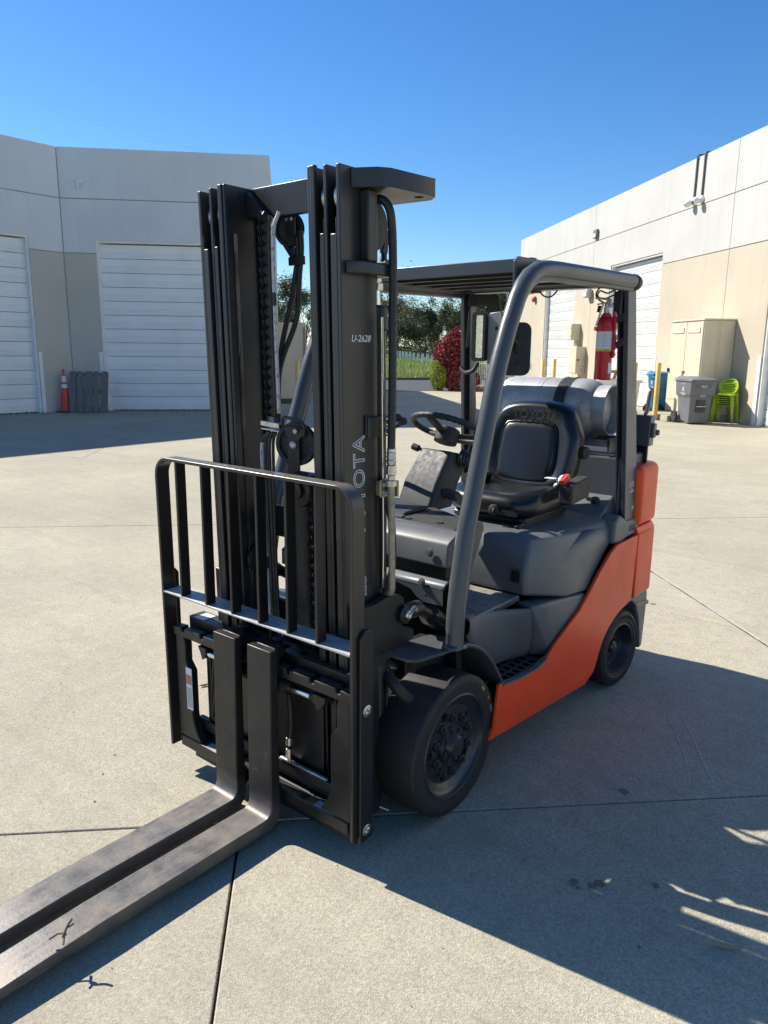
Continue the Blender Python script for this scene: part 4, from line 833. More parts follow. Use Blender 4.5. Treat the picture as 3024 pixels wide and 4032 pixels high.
# ---- steering column and wheel
cp = [(-.095, .40), (.095, .40), (.095, .50), (-.095, .50)]
colm = B().add([(-.115, .395, 1.05), (.075, .375, 1.05), (.100, .42, 1.05), (.100, .52, 1.05), (-.115, .52, 1.05),
                (-.105, .44, 1.16), (.078, .425, 1.16), (.098, .47, 1.16), (.098, .57, 1.15), (-.105, .57, 1.15),
                (-.088, .545, 1.295), (.070, .535, 1.290), (.085, .575, 1.285), (.080, .68, 1.25), (-.088, .68, 1.25)],
               [(4, 3, 2, 1, 0)]+[(i, (i+1) % 5, 5+(i+1) % 5, 5+i) for i in range(5)]+[(5+i, 5+(i+1) % 5, 10+(i+1) % 5, 10+i) for i in range(5)]+[(10, 11, 12, 13, 14)])
sco = P(colm, 'steering_column', PLAST, bevel=.010, seg=3)
P(B().lathe([(.030, 0), (.042, .004), (.038, .010), (.040, .016), (.034, .022), (.036, .028), (.029, .034), (.031, .04), (.024, .046), (.018, .06)], (.088, .60, 1.255), (1, .1, -.05), 20), 'lever_boot', HOSEM, sco, bevel=0)
P(B().prism([(-.022, -.02), (.022, -.02), (.028, .0), (.02, .018), (-.02, .018)], 'x', .105, .175).tf(lambda v: (v.x*.9, .46+v.y+.35*(v.x-.1), 1.125+v.z-.25*(v.x-.1))), 'tilt_lever', PLAST, sco, bevel=.010, seg=3)
P(B().tube([(-.09, .57, 1.275), (-.15, .565, 1.290)], .008, 10).tube([(-.125, .567, 1.283), (-.155, .565, 1.291)], .016, 12), 'indicator_lever', PLAST, sco, bevel=0)
wc = Vector((0, .625, 1.378)); wn = Vector((0, .43, .90)).normalized(); wu = Vector((1, 0, 0)); wv_ = wn.cross(wu)
st = B(); ring = []
n_ = 96
for i in range(n_+1):
    t = 2*math.pi*i/n_; ring.append(wc+(wu*math.cos(t)+wv_*math.sin(t))*.166)
st.tube(ring, [.0135+(.0016*math.cos(i*2*math.pi/2.667) if not 20 < i < 50 else 0) for i in range(n_+1)], 10, False)
swh = P(st, 'steering_wheel', PLAST, bevel=0, ang=80)
P(B().lathe([(0, .022), (.030, .020), (.052, .008), (.056, -.010), (.052, -.055), (0, -.055)], wc-wn*.012, wn, 28), 'wheel_hub', PLAST, swh, bevel=0)
for a in (25, 155, 270):
    d = wu*math.cos(R(a))+wv_*math.sin(R(a)); e = wn.cross(d); c0 = wc-wn*.018+d*.10
    P(B().obox(c0, d*.062+wn*.010, e*.021, wn*.008), 'wheel_spoke', PLAST, swh, bevel=.006, seg=3)
# ---- hydraulic levers
for x, y, z in ((-.052, .35, 1.425), (-.080, .35, 1.438), (-.105, .36, 1.432)):
    lv = P(B().tube(spline([(x-.17, y+.10, 1.06), (x-.165, y+.07, 1.24), (x-.10, y+.01, 1.355), (x-.012, y, z-.014)], 5), .006, 8), 'control_lever', PLAST, bevel=0)
    P(B().lathe([(.006, 0), (.008, .010), (.017, .032), (.018, .040), (.012, .047), (0, .049)], (x-.022, y, z-.018), (.85, -.05, .55), 16), 'lever_knob', PLAST, lv, bevel=0)
# ---- seat
SX = .078
cush = B()
def ring_(z, inset, yo=0):
    o = []
    w2, y0, y1 = .245-inset, .80+inset, 1.26-inset
    for (x, y, r, a0) in ((w2, y1, .10, 0), (-w2, y1, .10, 90), (-w2, y0, .13, 180), (w2, y0, .13, 270)):
        cx = x-r*(1 if x > 0 else -1); cy = y-r*(1 if y > 1 else -1)
        for k in range(7): t = R(a0+15*k); o.append((SX+cx+r*math.cos(t), cy+r*math.sin(t), z))
    return o
rings = [ring_(.962, .045), ring_(.972, .012), ring_(.995, -.002), ring_(1.035, -.004), ring_(1.062, .012), ring_(1.075, .045), ring_(1.070, .085), ring_(1.060, .13)]
vs = [p for r_ in rings for p in r_]; n_ = 28
fs = [tuple(range(n_))]+[(i*n_+k, i*n_+(k+1) % n_, (i+1)*n_+(k+1) % n_, (i+1)*n_+k) for i in range(len(rings)-1) for k in range(n_)]+[tuple((len(rings)-1)*n_+k for k in range(n_))]
def sadd(v):
    z = v.z
    if v.z > 1.03:
        yy = (v.y-1.0)/.25; xx = (v.x-SX)/.24
        z += .022*max(0, abs(xx)-.35)*(1 if v.y > .88 else .2)+.012*(1-yy)*.5-.006
        if v.y < .90: z -= (.90-v.y)*.10
    return (v.x, v.y, z)
P(B().add(vs, fs, True).tf(sadd), 'seat_cushion', VINYL, bevel=0, ang=70, sub=1)
P(B().box(SX-.20, SX+.20, .86, 1.28, .93, .965).box(SX-.19, SX+.19, .84, .90, .945, .962), 'seat_base', BLK, bevel=.008)
P(B().box(SX+.17, SX+.20, .80, 1.25, .925, .94).tube([(SX+.19, .79, .935), (SX+.19, .88, .945)], .008, 8), 'seat_rail', BLK, bevel=.003)
def lean_b(v): return (v.x, v.y+.24*(v.z-1.06), v.z)
def bring(sc, y, dz=0):
    # outline of the backrest in x,z
    o = [(.222, 1.03), (.250, 1.12), (.260, 1.24), (.257, 1.32), (.232, 1.36), (.214, 1.42), (.172, 1.460), (.09, 1.477), (0, 1.480)]
    o = o+[(-x, z) for x, z in reversed(o[:-1])]
    c = 1.24
    return [(SX+x*sc, y, c+(z-c)*(1-(1-sc)*.95)+dz) for x, z in o]
def loft(rs, cap0=True, cap1=True):
    n = len(rs[0]); vs = [p for r_ in rs for p in r_]; fs = [(i*n+k, i*n+(k+1) % n, (i+1)*n+(k+1) % n, (i+1)*n+k) for i in range(len(rs)-1) for k in range(n)]
    if cap0: fs.append(tuple(range(n)))
    if cap1: fs.append(tuple((len(rs)-1)*n+k for k in range(n)))
    return B().add(vs, fs, True)
bkr = loft([bring(.58, 1.186), bring(.64, 1.184), bring(.72, 1.175), bring(.82, 1.166), bring(.90, 1.166), bring(.965, 1.178), bring(1.0, 1.205), bring(1.0, 1.26), bring(.95, 1.29), bring(.80, 1.305)]).tf(lean_b)
bko = P(bkr, 'seat_backrest', VINYL, bevel=0, ang=75, sub=1)
pan = [(.150, 1.075), (.158, 1.20), (.148, 1.33), (.125, 1.362), (.08, 1.368), (0, 1.370)]; pan = pan+[(-x, z) for x, z in reversed(pan[:-1])]
def pr_(sc, y): return [(SX-.012+x*sc, y, 1.22+(z-1.22)*sc) for x, z in pan]
P(loft([pr_(1.0, 1.20), pr_(1.0, 1.182), pr_(.985, 1.174), pr_(.95, 1.170), pr_(.8, 1.168)]).tf(lean_b), 'backrest_panel', VINYL, bko, bevel=0, ang=75)
ringp = [Vector((SX-.012+x*1.03, 1.178, 1.22+(z-1.22)*1.045)) for x, z in pan]
P(B().tube(ringp, .0035, 8).tf(lean_b), 'backrest_piping', VINYL, bko, bevel=0)
P(text('TOYOTA', .066, frame((SX+.018, 1.232, 1.408), (1, 0, 0), (0, .34, 1)), outline=.0013, spacing=.95).tf(lambda v: (v.x, v.y+.015, v.z)), 'embossed_lettering', simple('embossed_vinyl', (.045, .045, .047), .4), bko, bevel=0)
kn = B().lathe([(0, 0), (.030, 0), (.033, .004), (.033, .022), (.028, .026), (0, .026)], (SX+.255, 1.30, 1.235), (1, -.1, 0), 10).lathe([(0, .026), (.006, .028), (0, .03)], (SX+.255, 1.30, 1.235), (1, -.1, 0), 8)
P(kn, 'recline_knob', PLAST, bko, bevel=.003)
P(B().lathe([(0, 0), (.022, 0), (.026, .006), (.026, .016), (.018, .020), (0, .020)], (SX+.07, .800, 1.000), (.15, -1, .1), 14), 'weight_knob', PLAST, bevel=.002)
P(text('7', .022, frame((SX+.073, .778, 1.002), (1, .15, 0), (0, .1, 1))), 'knob_mark', WHITEP, bevel=0)
P(B().mesh(plate([rrect(-.042, .042, -.012, .012, .004)], .004), frame((SX+.145, .800, .992), (1, .12, 0), (0, .1, 1))), 'weight_scale', GREYP if False else PLAST, bevel=0)
ar = P(B().box(SX+.275, SX+.345, 1.02, 1.22, 1.025, 1.125).tf(lambda v: (v.x+.0*(v.y), v.y, v.z+.10*(v.y-1.1))), 'belt_retractor', PLAST, bevel=.014, seg=4)
P(B().obox((SX+0.292, 1.05, 1.135), (.014, .0, .0), (0, .030, .012), (0, -.006, .014)), 'buckle_button', REDL, ar, bevel=.004)
P(B().obox((SX+0.270, 1.03, 1.130), (.007, .004, .004), (0, .034, .020), (0, -.003, .004)).obox((SX+0.235, 1.02, 1.140), (.026, 0, 0), (0, .016, 0), (0, 0, .002)), 'buckle', LABW, ar, bevel=.002)
P(B().cyl((SX+.255, 1.05, 1.09), (SX+.25, 1.045, 1.13), .012, 10), 'buckle_stalk', BLK, ar, bevel=0)
P(B().tube(spline([(SX-.22, .99, 1.085), (SX-.20, 1.06, 1.10), (SX-.17, 1.13, 1.105)], 5), .030, 12).tf(lambda v: (v.x, v.y, min(v.z, 1.12))), 'hip_restraint', VINYL, bevel=0)
# ---- tank cradle on the counterweight, hinge bracket and belt
P(B().box(-.35, .385, 1.500, 1.530, 1.246, 1.280).box(-.35, .385, 1.76, 1.79, 1.246, 1.280), 'tank_cradle', CHAR, bevel=.004)
P(B().box(.372, .384, 1.50, 1.80, 1.21, 1.29), 'cradle_end', GUARD, bevel=.002)
TC = Vector((-.030, 1.665, 1.420)); TR = .162
stp = B(); wdt = .030
for x0, x1, rr_ in ((-.022, .022, TR+.004), (-.030, -.024, TR+.007), (.024, .030, TR+.007)):
    a_ = [R(a) for a in range(-65, 246, 12)]
    o1 = [(TC.y+rr_*math.cos(a), TC.z+rr_*math.sin(a)) for a in a_]; o2 = [(TC.y+(rr_-.003)*math.cos(a), TC.z+(rr_-.003)*math.sin(a)) for a in reversed(a_)]
    k = len(o1); poly = o1+o2; vs = [(.085+x0, y, z) for y, z in poly]+[(.085+x1, y, z) for y, z in poly]; n2 = 2*k; fs = []
    for i in range(k-1): j = n2-1-i; fs += [(i, i+1, j-1, j), (n2+i, n2+j, n2+j-1, n2+i+1), (i, n2+i, n2+i+1, i+1), (j, j-1, n2+j-1, n2+j)]
    stp.add(vs, fs)
so_ = P(stp, 'tank_strap', BLK, bevel=0)
P(B().box(.055, .125, 1.492, 1.502, 1.405, 1.432).cyl((.052, 1.494, 1.418), (.128, 1.494, 1.418), .008, 10), 'strap_buckle', STEEL, so_, bevel=.002)
P(B().prism([(1.70, 1.40), (1.74, 1.42), (1.77, 1.52), (1.74, 1.53), (1.72, 1.46)], 'x', .47, .49).box(.40, .50, 1.735, 1.80, 1.24, 1.40).box(.496, .52, 1.74, 1.78, 1.285, 1.36).cyl((.49, 1.79, 1.31), (.53, 1.79, 1.31), .016, 12), 'cradle_hinge', GUARD, bevel=.006)
P(B().box(.40, .48, 1.77, 1.79, 1.15, 1.27), 'hinge_guard', BLK, bevel=.004)
# ================================================================== THINGS ON THE FORKLIFT
gt = thing('gas_cylinder', 'dented aluminium gas cylinder strapped across the back of the forklift', 'gas cylinder', TC)
prof = [(0, -.335), (.05, -.332), (.10, -.318), (.138, -.292), (.156, -.262), (.162, -.225), (.162, .195), (.159, .228), (.150, .254), (.136, .276), (.124, .290), (.09, .305), (.0, .318)]
P(B().lathe(prof, (0, 0, 0), (1, 0, 0), 56), 'cylinder_shell', ALU, gt, bevel=0, ang=50)
P(B().lathe([(.128, .268), (.131, .27), (.131, .345), (.134, .352), (.130, .356), (.124, .352), (.124, .27)], (0, 0, 0), (1, 0, 0), 48, True), 'foot_ring', ALU, gt, bevel=0)
P(B().lathe([(.120, -.33), (.123, -.33), (.123, -.30), (.120, -.30)], (0, 0, 0), (1, 0, 0), 40, True).lathe([(.1625, -.02), (.1635, -.018), (.1635, -.012), (.1625, -.010)], (0, 0, 0), (1, 0, 0), 56, True), 'weld_seam', ALU, gt, bevel=0)
P(B().lathe([(0, -.36), (.03, -.36), (.03, -.33), (0, -.33)], (.0, 0, 0), (1, 0, 0), 14), 'valve', ZINC, gt, bevel=0)
def ontank(x, a, lift=.0006):
    d = Vector((0, -math.cos(R(a)), math.sin(R(a)))); return Vector((x, 0, 0))+d*(.1622+lift), d
def tanklabel(x0, x1, a0, a1, mat, name, lift=.0006):
    bb = B(); n = 6
    for i in range(n+1):
        p, d = ontank(0, a0+(a1-a0)*i/n, lift); bb.v += [(x0, p.y, p.z), (x1, p.y, p.z)]; bb.sm
    for i in range(n): bb.f.append((2*i, 2*i+1, 2*i+3, 2*i+2)); bb.sm.append(True)
    return P(bb, name, mat, gt, bevel=0)
tanklabel(-.300, -.225, -12, 34, simple('tank_label', (.50, .56, .62), .4), 'cylinder_label')
for x0, x1, a0, a1 in ((-.297, -.294, -10, 32), (-.231, -.228, -10, 32), (-.297, -.228, 30.5, 32), (-.297, -.228, -10, -8.5)): tanklabel(x0, x1, a0, a1, BLUEI, 'label_border', .0012)
for k, (t_, sz, x) in enumerate((('FUEL CYL', .020, -.285), ('559 643-2710', .017, -.262), ('Roseville CA', .015, -.242))):
    p, d = ontank(x, 12, .0016); P(text(t_, sz, frame(p, Vector((0, d.z, -d.y))*-1, (-1, 0, 0)), th=.0004), 'label_lettering', BLUEI, gt, bevel=0)
ex = thing('fire_extinguisher', 'red fire extinguisher with ABC label clamped inside the rear post', 'fire extinguisher', (.408, 1.30, 1.592))
P(B().lathe([(0, 0), (.036, 0), (.039, .004), (.039, .250), (.037, .268), (.030, .284), (.022, .294), (.018, .298), (.018, .306), (0, .306)], (0, 0, 0), (0, 0, 1), 32), 'extinguisher_body', REDX, ex, bevel=0, ang=50)
def exlab(z0, z1, a0, a1, mat, name, r=.0394):
    bb = B(); n = 14
    for i in range(n+1):
        a = R(a0+(a1-a0)*i/n); bb.v += [(r*math.cos(a), r*math.sin(a), z0), (r*math.cos(a), r*math.sin(a), z1)]
    for i in range(n): bb.f.append((2*i, 2*i+2, 2*i+3, 2*i+1)); bb.sm.append(True)
    return P(bb, name, mat, ex, bevel=0)
exlab(.142, .226, -150, 5, LABW, 'extinguisher_label'); exlab(.132, .1418, -150, 5, YELI, 'label_band')
for k in range(10): exlab(.150+.0072*k, .153+.0072*k, -82, -12, GREYP, 'label_text_line', .0397)
exlab(.030, .078, -28, 40, LABW, 'inspection_tag')
for k in range(7): exlab(.034+.006*k, .0355+.006*k, -24, 20, GREYP, 'tag_text_line', .0397)
bb = B()
for i, c in enumerate('ABC'):
    a = R(-62+16*i); d = Vector((math.cos(a), math.sin(a), 0)); t_ = text(c, .0135, frame(d*.0397+Vector((0, 0, .137)), Vector((-d.y, d.x, 0)), (0, 0, 1)), th=.0003); bb.add(t_.v, t_.f)
P(bb, 'label_lettering', BLKI, ex, bevel=0)
P(B().cyl((0, 0, .304), (0, 0, .332), .014, 14).cyl((0, 0, .332), (0, 0, .350), .011, 12), 'valve_body', SILV, ex, bevel=.001)
P(B().obox((-.010, -.008, .352), (.034, 0, .006), (0, .007, 0), (0, 0, .003)).obox((-.022, -.012, .372), (.030, 0, -.004), (0, .008, 0), (.002, 0, .005)).obox((.012, -.006, .362), (.010, 0, -.008), (0, .007, 0), (.002, 0, .010)), 'lever_handle', SILV, ex, bevel=.002)
P(B().obox((-.014, -.040, .300), (.0045, 0, 0), (.0, .003, 0), (.016, -.002, .052)), 'clamp_lever', STEEL, ex, bevel=.001)
P(B().tube([(-.03, -.01, .34), (-.034, -.012, .31)], .009, 10), 'discharge_nozzle', PLAST, ex, bevel=0)
P(B().cyl((.018, 0, .338), (.026, -.004, .340), .009, 14), 'pressure_gauge', STEEL, ex, bevel=0)
br = B()
for z in (.232, .292): br.lathe([(.0395, z-.010), (.042, z-.010), (.042, z+.010), (.0395, z+.010)] if z < .28 else [(.020, z-.008), (.024, z-.008), (.024, z+.008), (.020, z+.008)], (0, 0, 0), (0, 0, 1), 26, True)
br.prism([(.036, .105), (.044, .10), (.056, .115), (.050, .135), (.060, .150), (.052, .17), (.060, .195), (.050, .215), (.055, .24), (.052, .29), (.044, .312), (.034, .315), (.034, .300), (.041, .29), (.041, .11)], 'y', -.010, .010)
P(br, 'extinguisher_bracket', REDX, ex, bevel=.0015)
P(B().cyl((-.050, -.012, .236), (-.040, -.010, .236), .010, 12), 'bracket_knob', YELI, ex, bevel=.002)
for z in (.28, .165): P(B(). obox((.062, .012, z), (.020, .006, .014), (0, .0015, 0), (-.005, 0, .014)), 'mount_arm', BLK, ex, bevel=.001)
wr_ = P(B().tube(spline([(.44, 1.33, 2.01), (.40, 1.32, 1.99), (.37, 1.30, 2.0), (.36, 1.30, 1.975), (.39, 1.31, 1.965), (.43, 1.32, 1.98)], 6), .004, 8).tube(spline([(.37, 1.30, 2.02), (.355, 1.29, 1.985), (.375, 1.295, 1.955), (.42, 1.33, 1.94), (.44, 1.36, 1.97)], 6), .004, 8).box(.415, .45, 1.355, 1.38, 1.86, 2.0), 'wire_loom', PLAST, bevel=.001)
# ================================================================== RIGHT WALL (local frame: x along wall, y outwards)
CR, SR = math.cos(RA), math.sin(RA)
def RW(t, off, z=0): return (RO[0]+t*CR-off*SR, RO[1]+t*SR+off*CR, z)
sh = thing('storage_cabinet', 'tall tan steel cabinet with double doors standing against the sunlit wall', 'storage cabinet', RW(.90, 0), RA)
P(B().box(0, 1.66, .012, .845, .16, 2.55), 'cabinet_body', TAN, sh, bevel=.006)
for x in (.40, .46): P(B().box(-.003, .004, x, x+.012, .18, 2.53), 'side_seam', simple('seam_tan', (.42, .36, .25), .6), sh, bevel=0)
P(B().box(-.02, 1.68, -.0, .872, 2.555, 2.60), 'cabinet_roof', TAN, sh, bevel=.006)
for x0 in (.03, .84):
    dd_ = P(B().box(x0, x0+.79, .847, .868, .19, 2.525), 'cabinet_door', TAN, sh, bevel=.005)
    P(B().box(x0+.11, x0+.70, .8685, .885, 2.25, 2.39), 'vent_hood', TAN, dd_, bevel=.006); P(B().box(x0+.10, x0+.72, .8685, .877, .50, .535), 'kick_strip', TAN, dd_, bevel=.003)
P(B().obox((.80, .885, 1.25), (.05, 0, 0), (0, .012, 0), (0, 0, .02)).tube([(.82, .89, 1.25), (.83, .90, 1.14), (.79, .90, 1.12)], .012, 8), 'padlock_hasp', simple('rusty_brass', (.22, .12, .08), .6, .4), sh, bevel=.002)
P(B().obox((1.60, .885, 1.28), (.035, 0, 0), (0, .02, 0), (0, 0, .05)), 'door_lock', BLK, sh, bevel=.004)
pd = thing('concrete_pad', 'low concrete step in front of the tan cabinet', 'concrete step', RW(1.6, 1.25), RA); P(B().box(-.75, 1.0, -1.23, .42, 0, .155), 'step_block', CONC, pd, bevel=.012)
# wheeled bins
def rbin(name, label, mat, loc, rz, h=1.08, sx=.66, sy=.78):
    o = thing(name, label, 'wheeled bin', loc, rz, 'wheeled waste bins')
    a, c = sx/2, sy/2
    bd = B().add([(-a*.80, -c*.74, .02), (a*.80, -c*.74, .02), (a*.80, c*.62, .09), (-a*.80, c*.62, .09), (-a*.86, -c*.83, h*.62), (a*.86, -c*.83, h*.62), (a*.86, c*.80, h*.62), (-a*.86, c*.80, h*.62),
                  (-a*.97, -c*.95, h*.66), (a*.97, -c*.95, h*.66), (a*.97, c*.90, h*.66), (-a*.97, c*.90, h*.66), (-a, -c, h), (a, -c, h), (a, c, h), (-a, c, h)],
                 [(3, 2, 1, 0), (12, 13, 14, 15)]+[(q+i, q+(i+1) % 4, q+4+(i+1) % 4, q+4+i) for q in (0, 4, 8) for i in range(4)])
    P(bd, 'bin_body', mat, o, bevel=.03, seg=3)
    P(B().box(-a-.025, a+.025, -c-.045, c+.02, h-.03, h+.006), 'bin_rim', mat, o, bevel=.012)
    P(B().add([(-a-.03, -c-.07, h+.008), (a+.03, -c-.07, h+.008), (a+.03, c+.06, h+.02), (-a-.03, c+.06, h+.02), (-a+.05, -c+.06, h+.055), (a-.05, -c+.06, h+.055), (a-.05, c-.04, h+.085), (-a+.05, c-.04, h+.085)],
               [(3, 2, 1, 0), (4, 5, 6, 7), (0, 1, 5, 4), (1, 2, 6, 5), (2, 3, 7, 6), (3, 0, 4, 7)]), 'bin_lid', mat, o, bevel=.015, seg=3)
    P(B().tube([(-a*.7, c+.09, h-.02), (a*.7, c+.09, h-.02)], .015, 8).box(-a*.7, -a*.6, c, c+.09, h-.04, h).box(a*.6, a*.7, c, c+.09, h-.04, h), 'bin_handle', mat, o, bevel=.003)
    for s in (-1, 1):
        wl2 = P(B().lathe([(.0, -.02), (.10, -.028), (.14, -.026), (.15, -.01), (.15, .01), (.14, .026), (.10, .028), (0, .02)], (s*(a+.01), c*.78, .152), (1, 0, 0), 28), 'bin_wheel', RUB, o, bevel=0)
        sk = B()
        for k in range(6): t = R(60*k); sk.obox((s*(a+.038), c*.78+.06*math.cos(t), .152+.06*math.sin(t)), (.004, 0, 0), (0, .036*math.cos(t), .036*math.sin(t)), (0, -.012*math.sin(t), .012*math.cos(t)))
        P(sk, 'wheel_spokes', simple('hub_grey', (.12, .12, .125), .5), wl2, bevel=0)
    P(B().box(-.12, .12, -c*.86-.012, -c*.80, .30, .60), 'bin_grab_recess', simple('recess_grey', (.05, .05, .055), .7), o, bevel=.01); P(B().cyl((-.13, -c*.90, .44), (.13, -c*.90, .44), .012, 10), 'lift_bar', STEEL, o, bevel=0)
    return o
bx = RW(.42, 1.22)
b1 = rbin('wheeled_bin', 'grey wheeled waste bin with closed lid beside the lime green chairs', BING, bx, RA-R(90))
def binlet(o, body, size, x, y, z, M, name='bin_lettering'): P(text(body, size, M, th=.001), name, WHITEP, o, bevel=0)
for body, size, z in (('R', .15, .85), ('Recology', .058, .755), ('SACRAMENTO', .02, .985), ('recology.com', .02, .715)):
    binlet(b1, body, size, 0, 0, z, frame((-.333*(.99), -.03, z), (0, -1, 0), (-.03, 0, 1)))
for body, size, z, x in (('N2C', .085, .93, .02), ('95GAL', .05, .70, .0)): binlet(b1, body, size, x, 0, z, frame((x, -.402, z), (1, 0, 0), (0, -.03, 1)))
P(B().box(-.20, .20, -.3955, -.3925, .89, .985), 'worn_panel', simple('worn_grey', (.10, .105, .11), .6), b1, bevel=0)
b2 = rbin('wheeled_bin', 'blue wheeled recycling bin behind the yellow post beside the cabinet', BINB, RW(3.10, .62), RA-R(90)+R(90), 1.14)
for body, size, z in (('R', .15, .90), ('Recology', .060, .79), ('SACRAMENTO', .022, 1.03)):
    binlet(b2, body, size, 0, 0, z, frame((.0, .400+.005, z-.0), (-1, 0, 0), (0, .03, 1)))
    binlet(b2, body, size, 0, 0, z, frame((-.3335, -.0, z), (0, -1, 0), (-.03, 0, 1)))
# lime chairs: six, nested
def lime_chair():
    o = thing('stacking_chair', 'lime green plastic chair on top of the nested stack', 'chair', (0, 0, 0), 0, 'lime plastic chairs stacked by the cabinet')
    P(B().mesh(plate([rrect(-.235, .235, -.22, .23, .09)], .016), Matrix.Translation((0, 0, .45))).tf(lambda v: (v.x, v.y, v.z+.25*(abs(v.x)/.24)**3*.06)), 'seat', LIME, o, bevel=.005)
    hl = [circ(.052*i+(.026 if j % 2 else 0), .045*j, .012, 6) for i in range(-4, 5) for j in range(-4, 5) if ((.052*i+(.026 if j % 2 else 0))/.205)**2+(.045*j/.19)**2 < .85]
    P(B().mesh(plate([circ(0, 0, .235, 28, .215)]+hl, .014), frame((0, .235, .665), (1, 0, 0), (0, .20, 1))).tf(lambda v: (v.x, v.y-.10*(v.x/.235)**2*.8, v.z)), 'backrest', LIME, o, bevel=0)
    for sx in (-1, 1):
        P(B().add([(sx*.165, -.19, .445), (sx*.235, -.19, .445), (sx*.235, -.13, .445), (sx*.165, -.13, .445), (sx*.235, -.235, 0), (sx*.265, -.235, 0), (sx*.265, -.21, 0), (sx*.235, -.21, 0)], [(0, 1, 2, 3), (7, 6, 5, 4), (0, 4, 5, 1), (1, 5, 6, 2), (2, 6, 7, 3), (3, 7, 4, 0)]), 'leg', LIME, o, bevel=.006)
        P(B().add([(sx*.165, .13, .445), (sx*.235, .13, .445), (sx*.235, .22, .50), (sx*.165, .22, .50), (sx*.235, .25, 0), (sx*.262, .25, 0), (sx*.262, .28, 0), (sx*.235, .28, 0)], [(0, 1, 2, 3), (7, 6, 5, 4), (0, 4, 5, 1), (1, 5, 6, 2), (2, 6, 7, 3), (3, 7, 4, 0)]), 'leg', LIME, o, bevel=.006)
    return o
lc = lime_chair(); crot = RA-R(140)
names = ['lowest lime green chair of the nested stack beside the grey bin', 'second lime green chair from the bottom of the stack', 'third lime green chair from the bottom of the stack', 'fourth lime green chair up in the nested stack', 'lime green chair just below the topmost of the stack']
cb = Vector(RW(.30, .46)); fd = Vector((math.sin(crot), -math.cos(crot), 0))
lc.location = cb+fd*.0+Vector((0, 0, .26)); lc.rotation_euler = (0, 0, crot)
for k in range(5): dup(lc, cb-fd*.022*(5-k)+Vector((0, 0, .052*k)), crot, names[k])
# bollards
def bollard(label, loc, h, r=.062):
    o = thing('bollard', label, 'bollard', loc, 0, 'yellow steel bollards')
    P(B().lathe([(r, 0), (r, h-r*.6), (r*.85, h-r*.25), (r*.5, h-.01), (0, h)], (0, 0, 0), (0, 0, 1), 20), 'post', YEL, o, bevel=0); P(B().lathe([(r+.03, 0), (r+.03, .012), (r, .02)], (0, 0, 0), (0, 0, 1), 20), 'base_ring', CONC, o, bevel=0)
    return o
bollard('yellow bollard standing left of the cabinet and the blue bin', RW(1.36, 1.75), 1.50)
bollard('yellow bollard mostly hidden behind the rear post of the forklift', RW(2.70, 1.75), 1.48)
bollard('left one of two yellow bollards before the far roll up door', RW(10.2, 1.8), 1.50)
bollard('right one of two yellow bollards before the far roll up door', RW(9.0, 1.8), 1.51)
bollard('yellow bollard in shade in front of the tan enclosure wall', (-13.5, 12.68, 0), 1.455, .060)
# electrical boxes
e1 = thing('electrical_box', 'upper tan electrical box on the wall above the larger one', 'electrical box', RW(11.27, 0, 2.2), RA)
P(B().box(0, .52, .004, .36, 0, .62), 'box_body', TAN, e1, bevel=.01); P(B().box(.02, .50, .362, .372, .02, .60), 'box_cover', TAN, e1, bevel=.004); P(B().cyl((.06, .37, .45), (.06, .385, .45), .02, 10).cyl((.06, .37, .15), (.06, .385, .15), .02, 10), 'box_latch', BLK, e1, bevel=0); P(B().cyl((.12, .16, -.24), (.12, .16, 0), .03, 10), 'conduit_stub', TAN, e1, bevel=0)
e2 = thing('electrical_box', 'lower tan electrical box with padlock, the larger of the two', 'electrical box', RW(10.62, 0, .93), RA)
P(B().box(0, .75, .004, .36, 0, 1.02), 'box_body', TAN, e2, bevel=.01); P(B().box(.02, .73, .362, .374, .02, 1.0), 'box_cover', TAN, e2, bevel=.004); P(B().cyl((.0, .30, .52), (-.03, .30, .52), .035, 10), 'box_latch', BLK, e2, bevel=0)
# cameras and conduits near the parapet
for t, lab in ((3.52, 'white dome camera, the left of the pair high on the wall'), (3.12, 'white dome camera, the right of the pair high on the wall')):
    o = thing('security_camera', lab, 'security camera', RW(t, 0, 5.86), RA, 'security cameras under the parapet')
    P(B().lathe([(.10, 0), (.10, .05), (.07, .08), (.05, .10), (0, .10)], (0, .004, 0), (0, 1, 0), 20), 'camera_base', WHITEP, o, bevel=0)
    P(B().lathe([(.03, 0), (.085, .02), (.10, .07), (.10, .12), (.08, .17), (0, .18)], (.0, .10, -.0), (.75 if t > 3.3 else .2, .75, -.42), 20), 'camera_housing', WHITEP, o, bevel=0)
    ax_ = Vector((.75 if t > 3.3 else .2, .75, -.42)).normalized(); P(B().lathe([(.055, 0), (.05, .012), (.03, .022), (0, .026)], Vector((0, .10, 0))+ax_*.172, ax_, 16), 'camera_lens', BLKI, o, bevel=0)
    P(B().tube(spline([(0, .03, .10), (-.005, .03, .6), (-.01, .03, 1.05), (-.03, .03, 1.18), (-.07 if t > 3.3 else .03, -.03, 1.20), (-.10, -.2, 1.20)], 4), .026, 8), 'conduit', simple('grey_conduit', (.12, .12, .12), .6), o, bevel=0)
wp = thing('wall_light', 'small bronze wall light on the seam of the sunlit wall', 'wall light', RW(10.27, 0, 5.83), RA); P(B().box(-.16, .16, .004, .10, 0, .30), 'light_housing', simple('bronze', (.17, .16, .12), .5), wp, bevel=.02); P(B().box(-.13, .13, .101, .115, .02, .16), 'light_glass', GLASS, wp, bevel=.005)
